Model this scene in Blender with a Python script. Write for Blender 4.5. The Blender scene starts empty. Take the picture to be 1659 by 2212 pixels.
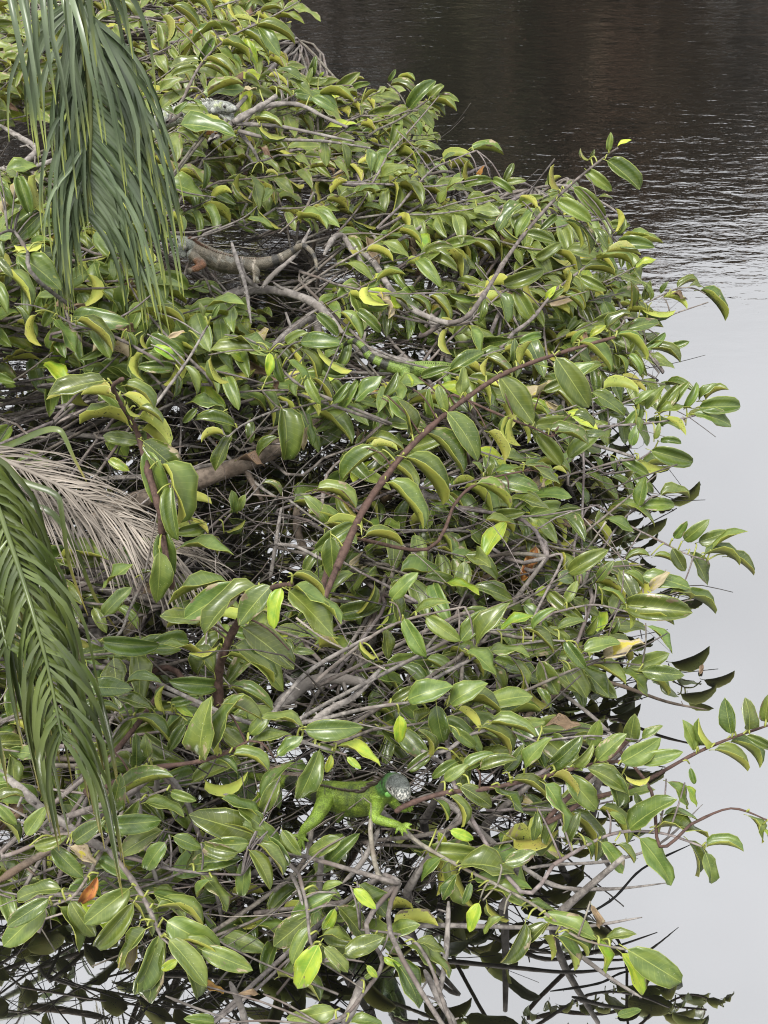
import bpy, bmesh, math, random
import numpy as np
from mathutils import Vector, Matrix, Quaternion

random.seed(11)
RND = random.Random(5)
sc = bpy.context.scene
col = sc.collection
R = math.radians

# ---------------------------------------------------------------- camera
CAM_H, PITCH, HFOV = 2.3, 35.0, 32.0
cam_d = bpy.data.cameras.new('camera')
cam = bpy.data.objects.new('camera', cam_d)
col.objects.link(cam)
cam.location = (0, 0, CAM_H)
cam.rotation_euler = (R(90 - PITCH), 0, 0)
cam_d.sensor_fit = 'HORIZONTAL'
cam_d.angle = R(HFOV)
cam_d.clip_start = 0.05
cam_d.clip_end = 3000
sc.camera = cam
sc.render.resolution_x, sc.render.resolution_y = 768, 1024

# ---------------------------------------------------------------- sky, sun, exposure
SUN_EL, SUN_AZ = 58.0, 215.0          # azimuth measured clockwise from +Y
world = bpy.data.worlds.new('World')
sc.world = world
world.use_nodes = True
wn, wl = world.node_tree.nodes, world.node_tree.links
wn.clear()
w_out = wn.new('ShaderNodeOutputWorld')
w_bg = wn.new('ShaderNodeBackground')
w_sky = wn.new('ShaderNodeTexSky')
w_sky.sky_type = 'NISHITA'
w_sky.sun_disc = False
w_sky.sun_elevation = R(SUN_EL)
w_sky.sun_rotation = R(SUN_AZ)
w_sky.air_density = 1.0
w_sky.dust_density = 3.0
w_hsv = wn.new('ShaderNodeHueSaturation')
w_hsv.inputs['Saturation'].default_value = 0.12      # thin overcast: the blue is washed out
w_tc = wn.new('ShaderNodeTexCoord')
w_n = wn.new('ShaderNodeTexNoise')
w_n.inputs['Scale'].default_value = 2.2
w_n.inputs['Detail'].default_value = 4
w_ramp = wn.new('ShaderNodeMapRange')
w_ramp.inputs['From Min'].default_value = 0.3
w_ramp.inputs['From Max'].default_value = 0.7
w_ramp.inputs['To Min'].default_value = 0.80
w_ramp.inputs['To Max'].default_value = 1.14
w_mul = wn.new('ShaderNodeMix')
w_mul.data_type = 'RGBA'
w_mul.blend_type = 'MULTIPLY'
w_mul.inputs[0].default_value = 1.0
w_flat = wn.new('ShaderNodeMix')
w_flat.data_type = 'RGBA'
w_flat.inputs[0].default_value = 0.75
w_flat.inputs[7].default_value = (8.2, 8.3, 8.6, 1)   # even cloud deck
wl.new(w_sky.outputs[0], w_hsv.inputs['Color'])
wl.new(w_hsv.outputs[0], w_flat.inputs[6])
wl.new(w_tc.outputs['Generated'], w_n.inputs['Vector'])
wl.new(w_n.outputs['Fac'], w_ramp.inputs['Value'])
wl.new(w_flat.outputs[2], w_mul.inputs[6])
wl.new(w_ramp.outputs[0], w_mul.inputs[7])
wl.new(w_mul.outputs[2], w_bg.inputs['Color'])
w_bg.inputs['Strength'].default_value = 0.092
wl.new(w_bg.outputs[0], w_out.inputs[0])

sun_d = bpy.data.lights.new('sun', 'SUN')
sun = bpy.data.objects.new('sun', sun_d)
col.objects.link(sun)
sun_d.energy = 1.5
sun_d.angle = R(18)
sun_d.color = (1.0, 0.97, 0.92)
_sd = Vector((math.sin(R(SUN_AZ)) * math.cos(R(SUN_EL)), math.cos(R(SUN_AZ)) * math.cos(R(SUN_EL)), math.sin(R(SUN_EL))))
sun.rotation_euler = (-_sd).to_track_quat('-Z', 'Y').to_euler()
sun.location = _sd * 30

sc.view_settings.view_transform = 'Standard'
sc.view_settings.look = 'None'
sc.view_settings.gamma = 1.0
sc.view_settings.use_curve_mapping = False
sc.view_settings.exposure = 1.5
sc.cycles.use_denoising = True
sc.cycles.pixel_filter_type = 'BLACKMAN_HARRIS'
sc.cycles.filter_width = 1.1
sc.cycles.max_bounces = 6
sc.cycles.diffuse_bounces = 2
sc.cycles.glossy_bounces = 3
sc.cycles.transmission_bounces = 2
sc.cycles.caustics_reflective = False
sc.cycles.caustics_refractive = False

# ---------------------------------------------------------------- lens geometry: (u, v) on a 1659 x 2212 grid
FU = 829.5 / math.tan(R(HFOV / 2))
CAMP = Vector((0, 0, CAM_H))
FWD = Vector((0, math.cos(R(PITCH)), -math.sin(R(PITCH))))
UPV = Vector((0, math.sin(R(PITCH)), math.cos(R(PITCH))))
XV = Vector((1, 0, 0))
def ray(u, v): return XV * ((u - 829.5) / FU) + UPV * ((1106 - v) / FU) + FWD
def P(u, v, z):
    d = ray(u, v); return CAMP + d * ((z - CAM_H) / d.z)
def D(u, v, depth): return CAMP + ray(u, v) * depth
def proj(p):
    q = p - CAMP; w = q.dot(FWD)
    return 829.5 + FU * q.dot(XV) / w, 1106 - FU * q.dot(UPV) / w, w
TILE = {0: (1, 0, 0), 1: (.5, 0, 0), 2: (.5, 829.5, 0), 3: (.5, 0, 553), 4: (.5, 829.5, 553), 5: (.5, 0, 1106),
        6: (.8713, 829.5, 1106), 7: (.8713, 0, 1659), 8: (.8713, 829.5, 1659)}
def tu(t, x, y):
    k, a, b = TILE[t]; return a + k * x, b + k * y

# ---------------------------------------------------------------- helpers
def tag(o, label=None, cat=None, group=None, kind=None):
    if label: o['label'] = label
    if cat: o['category'] = cat
    if group: o['group'] = group
    if kind: o['kind'] = kind
    return o
def empty(name, loc):
    o = bpy.data.objects.new(name, None); col.objects.link(o); o.location = loc
    o.empty_display_size = 0.1
    return o
class MB:
    def __init__(s): s.v = []; s.f = []; s.m = []; s.c = []
    def add(s, v, f, mi=0, c=None):
        o = len(s.v); s.v += [tuple(p) for p in v]; s.f += [tuple(i + o for i in q) for q in f]; s.m += [mi] * len(f)
        s.c += [c if c else (1, 1, 1)] * len(v)
    def build(s, name, mats, parent=None, off=(0, 0, 0), smooth=True, color=False):
        me = bpy.data.meshes.new(name)
        off = Vector(off)
        me.from_pydata([tuple(Vector(p) - off) for p in s.v], [], s.f)
        mats = mats if isinstance(mats, (list, tuple)) else [mats]
        for m in mats: me.materials.append(m)
        if len(mats) > 1: me.polygons.foreach_set('material_index', s.m)
        me.polygons.foreach_set('use_smooth', [smooth] * len(me.polygons))
        if color:
            ca = me.color_attributes.new('tint', 'FLOAT_COLOR', 'POINT')
            ca.data.foreach_set('color', [x for c in s.c for x in (c[0], c[1], c[2], 1.0)])
        me.update()
        o = bpy.data.objects.new(name, me); col.objects.link(o)
        if parent is not None: o.parent = parent
        return o
def catmull(pts, n=4):
    if len(pts) < 3: 
        a, b = pts[0], pts[-1]
        return [a.lerp(b, i / n) for i in range(n + 1)]
    out = []
    for i in range(len(pts) - 1):
        p0 = pts[max(i - 1, 0)]; p1 = pts[i]; p2 = pts[i + 1]; p3 = pts[min(i + 2, len(pts) - 1)]
        for k in range(n):
            t = k / n
            out.append(0.5 * ((2 * p1) + (p2 - p0) * t + (2 * p0 - 5 * p1 + 4 * p2 - p3) * t * t + (3 * p1 - p0 - 3 * p2 + p3) * t ** 3))
    out.append(pts[-1].copy())
    return out
def tube_geo(pts, radii, n=6, flat=None):
    """rings along pts; radii is a number per point, or (a, b) for an ellipse (a sideways, b along `flat`)"""
    v, f = [], []
    N = len(pts)
    prev = None
    for i, p in enumerate(pts):
        t = (pts[min(i + 1, N - 1)] - pts[max(i - 1, 0)])
        t = t.normalized() if t.length > 1e-9 else Vector((0, 0, 1))
        if flat is not None:
            b = flat - t * t.dot(flat)
            b = b.normalized() if b.length > 1e-6 else t.orthogonal().normalized()
        else:
            if prev is None: b = t.orthogonal().normalized()
            else:
                b = prev - t * t.dot(prev)
                b = b.normalized() if b.length > 1e-6 else t.orthogonal().normalized()
        prev = b
        a = t.cross(b)
        r = radii[i] if not isinstance(radii, (int, float)) else radii
        ra, rb = r if isinstance(r, (tuple, list)) else (r, r)
        for k in range(n):
            w = 2 * math.pi * k / n
            v.append(p + a * (ra * math.cos(w)) + b * (rb * math.sin(w)))
    for i in range(N - 1):
        for k in range(n):
            k2 = (k + 1) % n
            f.append((i * n + k, i * n + k2, (i + 1) * n + k2, (i + 1) * n + k))
    f.append(tuple(range(n - 1, -1, -1)))
    f.append(tuple((N - 1) * n + k for k in range(n)))
    return v, f
def lerp(a, b, t): return a + (b - a) * t
def taper(n, r0, r1): return [lerp(r0, r1, i / max(n - 1, 1)) for i in range(n)]

# ---------------------------------------------------------------- materials
def new_mat(name):
    m = bpy.data.materials.new(name); m.use_nodes = True
    nt = m.node_tree; b = nt.nodes['Principled BSDF']
    return m, nt, b
def N(nt, t, **kw):
    n = nt.nodes.new(t)
    for k, v in kw.items():
        if k in n.inputs: n.inputs[k].default_value = v
        else: setattr(n, k, v)
    return n
def mixrgb(nt, fac, a, b, blend='MIX'):
    m = nt.nodes.new('ShaderNodeMix'); m.data_type = 'RGBA'; m.blend_type = blend
    for sock, val in ((m.inputs[0], fac), (m.inputs[6], a), (m.inputs[7], b)):
        if isinstance(val, bpy.types.NodeSocket): nt.links.new(val, sock)
        elif isinstance(val, (tuple, list)): sock.default_value = (*val[:3], 1)
        else: sock.default_value = val
    return m.outputs[2]
def mth(nt, op, a, b=None, c=None, clamp=False):
    m = nt.nodes.new('ShaderNodeMath'); m.operation = op; m.use_clamp = clamp
    for i, val in enumerate((a, b, c)):
        if val is None: continue
        if isinstance(val, bpy.types.NodeSocket): nt.links.new(val, m.inputs[i])
        else: m.inputs[i].default_value = val
    return m.outputs[0]
def mrange(nt, val, a, b, c=0.0, d=1.0):
    m = nt.nodes.new('ShaderNodeMapRange'); m.interpolation_type = 'SMOOTHSTEP'
    nt.links.new(val, m.inputs[0])
    for i, x in enumerate((a, b, c, d)): m.inputs[i + 1].default_value = x
    return m.outputs[0]

def leaf_material(name, base, base2, margin, side, rough=0.36, spot=None, spots=0.0, specks=0.0, blotch=None, blotch_amt=0.0, spec=0.5):
    """side: 'top' or 'under'. Colour from the leaf's own UV: pale margin, midrib and side veins, spots and blemishes."""
    m, nt, b = new_mat(name)
    L = nt.links
    uv = N(nt, 'ShaderNodeUVMap'); uv.uv_map = 'UVMap'
    sp = N(nt, 'ShaderNodeSeparateXYZ'); L.new(uv.outputs[0], sp.inputs[0])
    oi = N(nt, 'ShaderNodeObjectInfo')
    s = mth(nt, 'ABSOLUTE', mth(nt, 'MULTIPLY_ADD', sp.outputs[0], 2.0, -1.0))       # 0 midrib .. 1 margin
    t = sp.outputs[1]
    # uv shifted by the leaf's random number so that marks differ from leaf to leaf
    sh = N(nt, 'ShaderNodeVectorMath', operation='ADD'); L.new(uv.outputs[0], sh.inputs[0])
    cb = N(nt, 'ShaderNodeCombineXYZ'); L.new(mth(nt, 'MULTIPLY', oi.outputs['Random'], 37.0), cb.inputs[2]); L.new(mth(nt, 'MULTIPLY', oi.outputs['Random'], 91.0), cb.inputs[1])
    L.new(cb.outputs[0], sh.inputs[1])
    n1 = N(nt, 'ShaderNodeTexNoise', Scale=3.0, Detail=4.0); L.new(sh.outputs[0], n1.inputs['Vector'])
    c = mixrgb(nt, mrange(nt, n1.outputs['Fac'], 0.35, 0.68), base, base2)
    # leaf to leaf variation
    hv = N(nt, 'ShaderNodeHueSaturation'); L.new(c, hv.inputs['Color'])
    rnd2 = mth(nt, 'FRACT', mth(nt, 'MULTIPLY', oi.outputs['Random'], 17.31))
    L.new(mth(nt, 'MULTIPLY_ADD', oi.outputs['Random'], 0.035, 0.4825), hv.inputs['Hue'])
    L.new(mth(nt, 'MULTIPLY_ADD', rnd2, 0.7, 0.66), hv.inputs['Value'])
    c = hv.outputs[0]
    # veins: side veins run forward from the midrib
    wv = mth(nt, 'FRACT', mth(nt, 'MULTIPLY', mth(nt, 'SUBTRACT', t, mth(nt, 'MULTIPLY', s, 0.13)), 11.0))
    vein = mth(nt, 'SUBTRACT', 1.0, mrange(nt, mth(nt, 'ABSOLUTE', mth(nt, 'SUBTRACT', wv, 0.5)), 0.0, 0.09))
    vein = mth(nt, 'MULTIPLY', vein, 0.17)
    wt = mth(nt, 'ADD', mth(nt, 'POWER', mth(nt, 'MULTIPLY', mth(nt, 'MULTIPLY', t, mth(nt, 'SUBTRACT', 1.0, t)), 4.0), 0.7), 0.12)
    rib = mth(nt, 'SUBTRACT', 1.0, mrange(nt, mth(nt, 'MULTIPLY', s, wt), 0.022, 0.05))
    edge = mrange(nt, s, 0.93, 0.985)
    c = mixrgb(nt, vein, c, margin)
    c = mixrgb(nt, mth(nt, 'MULTIPLY', rib, 0.6), c, margin)
    c = mixrgb(nt, mth(nt, 'MULTIPLY', edge, 0.8), c, margin)
    if spots:
        vn = N(nt, 'ShaderNodeTexNoise', Scale=22.0, Detail=2.0); L.new(sh.outputs[0], vn.inputs['Vector'])
        vm = N(nt, 'ShaderNodeTexNoise', Scale=2.3, Detail=1.0); L.new(sh.outputs[0], vm.inputs['Vector'])
        f = mth(nt, 'MULTIPLY', mrange(nt, vn.outputs['Fac'], 0.60, 0.66), mrange(nt, vm.outputs['Fac'], 0.60 - spots, 0.70 - spots))
        c = mixrgb(nt, f, c, spot)
    if specks:
        vo = N(nt, 'ShaderNodeTexVoronoi', Scale=14.0); L.new(sh.outputs[0], vo.inputs['Vector'])
        vm = N(nt, 'ShaderNodeTexNoise', Scale=1.7, Detail=1.0); L.new(sh.outputs[0], vm.inputs['Vector'])
        f = mth(nt, 'MULTIPLY', mth(nt, 'SUBTRACT', 1.0, mrange(nt, vo.outputs['Distance'], 0.08, 0.13)), mrange(nt, vm.outputs['Fac'], 0.55, 0.62))
        c = mixrgb(nt, mth(nt, 'MULTIPLY', f, specks), c, (0.5, 0.5, 0.38))
    if blotch:
        bn = N(nt, 'ShaderNodeTexNoise', Scale=2.1, Detail=5.0, Roughness=0.62); L.new(sh.outputs[0], bn.inputs['Vector'])
        c = mixrgb(nt, mrange(nt, bn.outputs['Fac'], 0.72 - blotch_amt, 0.78 - blotch_amt), c, blotch)
    # some leaves carry a dry brown patch that eats in from the margin
    dn = N(nt, 'ShaderNodeTexNoise', Scale=3.4, Detail=5.0, Roughness=0.6); L.new(sh.outputs[0], dn.inputs['Vector'])
    dry = mth(nt, 'ADD', mth(nt, 'MULTIPLY', s, 0.16), dn.outputs['Fac'])
    rnd3 = mth(nt, 'FRACT', mth(nt, 'MULTIPLY', oi.outputs['Random'], 53.7))
    dry = mth(nt, 'MULTIPLY', mrange(nt, dry, 0.70, 0.73), mrange(nt, rnd3, 0.70, 0.74))
    c = mixrgb(nt, dry, c, mixrgb(nt, mrange(nt, n1.outputs['Fac'], 0.4, 0.6), (0.10, 0.075, 0.04), (0.30, 0.25, 0.15)))
    L.new(c, b.inputs['Base Color'])
    L.new(mth(nt, 'MULTIPLY_ADD', rnd2, 0.16, rough - 0.06), b.inputs['Roughness'])
    b.inputs['Roughness'].default_value = rough
    b.inputs['Specular IOR Level'].default_value = spec
    bp = N(nt, 'ShaderNodeBump', Strength=0.35, Distance=0.002)
    L.new(mth(nt, 'ADD', mth(nt, 'MULTIPLY', n1.outputs['Fac'], 0.8), mth(nt, 'MULTIPLY', mth(nt, 'ADD', vein, rib), 0.35)), bp.inputs['Height'])
    L.new(bp.outputs[0], b.inputs['Normal'])
    # thin tissue lets some light through
    tr = N(nt, 'ShaderNodeBsdfTranslucent'); L.new(c, tr.inputs['Color'])
    mx = N(nt, 'ShaderNodeMixShader', Fac=0.06)
    out = nt.nodes['Material Output']
    L.new(b.outputs[0], mx.inputs[1]); L.new(tr.outputs[0], mx.inputs[2]); L.new(mx.outputs[0], out.inputs[0])
    return m
BLK = (0.012, 0.011, 0.008)
M_TOP = leaf_material('leaf_upper_green', (0.060, 0.094, 0.016), (0.108, 0.145, 0.026), (0.30, 0.34, 0.08), 'top', 0.30, specks=0.7, blotch=(0.20, 0.21, 0.03), blotch_amt=0.02, spec=0.5)
M_UND = leaf_material('leaf_under_pale', (0.23, 0.26, 0.046), (0.30, 0.30, 0.055), (0.36, 0.38, 0.09), 'under', 0.5, spot=BLK, spots=0.06, spec=0.3)
M_YTOP = leaf_material('leaf_upper_yellow', (0.28, 0.34, 0.025), (0.14, 0.24, 0.02), (0.45, 0.46, 0.07), 'top', 0.38, specks=0.5)
M_YUND = leaf_material('leaf_under_yellow', (0.24, 0.26, 0.045), (0.27, 0.25, 0.05), (0.36, 0.36, 0.09), 'under', 0.5, spot=BLK, spots=0.14, spec=0.3)
M_DTOP = leaf_material('leaf_dead_pale', (0.30, 0.24, 0.15), (0.40, 0.34, 0.22), (0.42, 0.36, 0.14), 'top', 0.6, spot=(0.06, 0.04, 0.02), spots=0.12, blotch=(0.35, 0.30, 0.04), blotch_amt=0.16, spec=0.3)
M_OTOP = leaf_material('leaf_dead_orange', (0.34, 0.17, 0.035), (0.22, 0.09, 0.03), (0.4, 0.28, 0.06), 'top', 0.55, spot=BLK, spots=0.12, spec=0.3)
M_BTOP = leaf_material('leaf_dead_brown', (0.11, 0.075, 0.045), (0.19, 0.13, 0.08), (0.2, 0.14, 0.08), 'top', 0.6, spot=BLK, spots=0.1, spec=0.25)
M_PET = new_mat('leaf_stalk_yellow')[0]
M_PET.node_tree.nodes['Principled BSDF'].inputs['Base Color'].default_value = (0.24, 0.26, 0.05, 1)
M_PET.node_tree.nodes['Principled BSDF'].inputs['Roughness'].default_value = 0.45

def bark_material(name, a, b_, c_, scale=40.0, bump=0.004, tint=False):
    m, nt, b = new_mat(name); L = nt.links
    tc = N(nt, 'ShaderNodeTexCoord')
    n1 = N(nt, 'ShaderNodeTexNoise', Scale=scale, Detail=6.0, Roughness=0.65); L.new(tc.outputs['Object'], n1.inputs['Vector'])
    n2 = N(nt, 'ShaderNodeTexNoise', Scale=scale * 0.22, Detail=3.0); L.new(tc.outputs['Object'], n2.inputs['Vector'])
    c = mixrgb(nt, mrange(nt, n1.outputs['Fac'], 0.36, 0.64), a, b_)
    c = mixrgb(nt, mrange(nt, n2.outputs['Fac'], 0.52, 0.66), c, c_)
    if tint:
        at = N(nt, 'ShaderNodeAttribute', attribute_name='tint')
        c = mixrgb(nt, 1.0, c, at.outputs['Color'], 'MULTIPLY')
    L.new(c, b.inputs['Base Color'])
    b.inputs['Roughness'].default_value = 0.8
    b.inputs['Specular IOR Level'].default_value = 0.25
    bp = N(nt, 'ShaderNodeBump', Strength=0.8, Distance=bump); L.new(n1.outputs['Fac'], bp.inputs['Height']); L.new(bp.outputs[0], b.inputs['Normal'])
    return m
M_TWIG = bark_material('twig_bark', (0.10, 0.09, 0.082), (0.22, 0.202, 0.184), (0.13, 0.108, 0.095), 60, 0.002, True)
M_RED = bark_material('young_red_bark', (0.050, 0.030, 0.024), (0.10, 0.062, 0.048), (0.085, 0.05, 0.04), 90, 0.001, True)
M_LIMB = bark_material('limb_bark', (0.115, 0.102, 0.092), (0.27, 0.245, 0.22), (0.16, 0.142, 0.125), 45, 0.005)
M_LOG = bark_material('log_bark', (0.07, 0.055, 0.042), (0.17, 0.135, 0.105), (0.12, 0.085, 0.06), 38, 0.008)

# ---------------------------------------------------------------- pond
def water_material():
    m, nt, b = new_mat('pond_water'); L = nt.links
    ge = N(nt, 'ShaderNodeNewGeometry')
    sp = N(nt, 'ShaderNodeSeparateXYZ'); L.new(ge.outputs['Position'], sp.inputs[0])
    mp = N(nt, 'ShaderNodeMapping'); mp.inputs['Scale'].default_value = (0.55, 1.25, 1); L.new(ge.outputs['Position'], mp.inputs[0])
    a = N(nt, 'ShaderNodeTexNoise', Scale=17.0, Detail=3.0, Roughness=0.55, Distortion=0.3); L.new(mp.outputs[0], a.inputs['Vector'])
    c = N(nt, 'ShaderNodeTexNoise', Scale=4.0, Detail=2.0); L.new(mp.outputs[0], c.inputs['Vector'])
    e = N(nt, 'ShaderNodeTexNoise', Scale=1.3, Detail=1.0); L.new(ge.outputs['Position'], e.inputs['Vector'])
    # the breeze ruffles the open water further out; by the bank it lies still
    q = mth(nt, 'ADD', sp.outputs[1], mth(nt, 'MULTIPLY', e.outputs['Fac'], 1.2))
    q = mth(nt, 'SUBTRACT', q, mth(nt, 'MULTIPLY', sp.outputs[0], 0.10))
    wind = mrange(nt, q, 4.35, 5.9, 0.012, 1.0)
    h = mth(nt, 'ADD', mth(nt, 'MULTIPLY', a.outputs['Fac'], 0.55), mth(nt, 'MULTIPLY', c.outputs['Fac'], 1.1))
    h = mth(nt, 'MULTIPLY', h, wind)
    bp = N(nt, 'ShaderNodeBump', Strength=1.0, Distance=0.0050); L.new(h, bp.inputs['Height'])
    b.inputs['Base Color'].default_value = (0.008, 0.008, 0.007, 1)
    b.inputs['Roughness'].default_value = 0.015
    b.inputs['IOR'].default_value = 4.0
    L.new(bp.outputs[0], b.inputs['Normal'])
    return m
mb = MB()
mb.add([(-60, -12, 0), (60, -12, 0), (60, 22, 0), (-60, 22, 0)], [(0, 1, 2, 3)])
water = tag(mb.build('pond_water', water_material(), smooth=False), kind='structure', label='still dark pond water mirroring the pale sky')
def ground_material():
    m, nt, b = new_mat('bank_soil'); L = nt.links
    tc = N(nt, 'ShaderNodeTexCoord')
    n1 = N(nt, 'ShaderNodeTexNoise', Scale=1.5, Detail=6.0); L.new(tc.outputs['Object'], n1.inputs['Vector'])
    L.new(mixrgb(nt, n1.outputs['Fac'], (0.05, 0.04, 0.028), (0.06, 0.075, 0.03)), b.inputs['Base Color'])
    b.inputs['Roughness'].default_value = 0.95
    return m
mb = MB()
gy = [20.5, 21.6, 23.5, 60, 1500]
gz = [-0.25, 0.25, 0.5, 0.7, 1.0]
vv, ff = [], []
nx = 41
for j, (y, z) in enumerate(zip(gy, gz)):
    for i in range(nx):
        x = lerp(-1, 1, i / (nx - 1)); w = 60 if j < 3 else (200 if j == 3 else 1500)
        vv.append((x * w, y + (0.5 * math.sin(i * 1.7) if j < 3 else 0), z))
for j in range(len(gy) - 1):
    for i in range(nx - 1):
        ff.append((j * nx + i, j * nx + i + 1, (j + 1) * nx + i + 1, (j + 1) * nx + i))
mb.add(vv, ff)
tag(mb.build('far_bank_ground', ground_material()), kind='structure', label='low earth bank on the far side of the pond')
mb = MB()
mb.add([(-1500, -1500, -0.6), (1500, -1500, -0.6), (1500, 1500, -0.6), (-1500, 1500, -0.6)], [(0, 1, 2, 3)])
tag(mb.build('ground', ground_material(), smooth=False), kind='structure', label='ground under and around the pond')

# trees on the far bank: seen in this photograph only as a ripple-broken reflection
def tree_mats():
    out = []
    for nm, c1, c2 in (('brown', (0.15, 0.085, 0.05), (0.09, 0.065, 0.035)), ('olive', (0.075, 0.080, 0.030), (0.11, 0.08, 0.045)), ('grey', (0.11, 0.088, 0.070), (0.14, 0.105, 0.085))):
        m, nt, b = new_mat('far_foliage_' + nm); L = nt.links
        tc = N(nt, 'ShaderNodeTexCoord')
        n1 = N(nt, 'ShaderNodeTexNoise', Scale=0.9, Detail=4.0); L.new(tc.outputs['Object'], n1.inputs['Vector'])
        L.new(mixrgb(nt, mrange(nt, n1.outputs['Fac'], 0.4, 0.6), c1, c2), b.inputs['Base Color'])
        b.inputs['Roughness'].default_value = 0.7
        out.append(m)
    return out
TM = tree_mats()
def far_tree(x, y, h, w, kind, n, label):
    rr = random.Random(int(x * 100 + y * 7))
    root = empty('far_tree', (x, y, 0.2))
    tag(root, label, 'tree', 'trees reflected from the far bank')
    t = MB()
    pts = [Vector((x + rr.uniform(-.1, .1) * i, y, 0.1 + i * h * 0.9 / 5)) for i in range(6)]
    t.add(*tube_geo(catmull(pts, 3), taper(16, 0.11 + h * .012, 0.02), 7))
    for k in range(9):
        a = rr.uniform(0, 6.28); z0 = h * rr.uniform(.2, .75)
        p = Vector((x, y, z0)); d = Vector((math.cos(a), math.sin(a), rr.uniform(.3, 1.0))).normalized() * w * rr.uniform(.6, 1.0)
        t.add(*tube_geo(catmull([p, p + d * .5 + Vector((0, 0, .1)), p + d], 3), taper(7, 0.045, 0.01), 5))
    t.build('trunk', M_LOG, root, root.location)
    c = MB()
    clumps = [Vector((x + rr.gauss(0, .48) * w, y + rr.gauss(0, .4) * w, h * rr.uniform(.10, 1.0) ** .75)) for _ in range(60)]
    for i in range(n):
        q = rr.choice(clumps)
        p = q + Vector((rr.gauss(0, .35), rr.gauss(0, .35), rr.gauss(0, .38)))
        if p.z < .3: continue
        ax = Vector((rr.gauss(0, 1), rr.gauss(0, 1), rr.gauss(0, .7))).normalized(); bx = ax.orthogonal().normalized()
        s = rr.uniform(.10, .26)
        c.add([p - ax * s, p + bx * s * .55, p + ax * s, p - bx * s * .55], [(0, 1, 2, 3)])
    c.build('crown', TM[kind], root, root.location, smooth=False)
specs = [(-9, 22, 8.2, 2.0, 1, 2600, 'olive tree on the far bank, leftmost of the row'),
         (-6, 23, 8.8, 2.0, 2, 2600, 'grey half-bare tree second from the left on the far bank'),
         (-3.4, 22.5, 8.4, 1.9, 0, 2800, 'rusty brown tree third from the left on the far bank'),
         (-0.8, 23, 8.6, 1.9, 2, 2800, 'dense grey tree mirrored behind the back left leaves'),
         (1.2, 22, 7.8, 1.8, 1, 3000, 'olive tree mirrored in the dark water at upper centre'),
         (2.9, 23, 8.4, 1.8, 0, 3000, 'brown tree mirrored in dark water left of the pale patch'),
         (4.5, 22.2, 7.4, 1.6, 0, 2600, 'reddish brown tree mirrored above the bright rippled water'),
         (6.1, 23, 7.0, 1.5, 2, 1100, 'thin grey tree whose bare trunk streaks the bright ripples'),
         (7.6, 22.5, 7.0, 1.5, 0, 900, 'sparse brown tree mirrored by the right edge of the water'),
         (9.8, 23, 7.4, 1.8, 1, 1800, 'olive tree on the far bank, rightmost of the row')]
for q_, s in enumerate(specs): far_tree(s[0], s[1], s[2], s[3], s[4], int(s[5] * 2.0), s[6])

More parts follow.
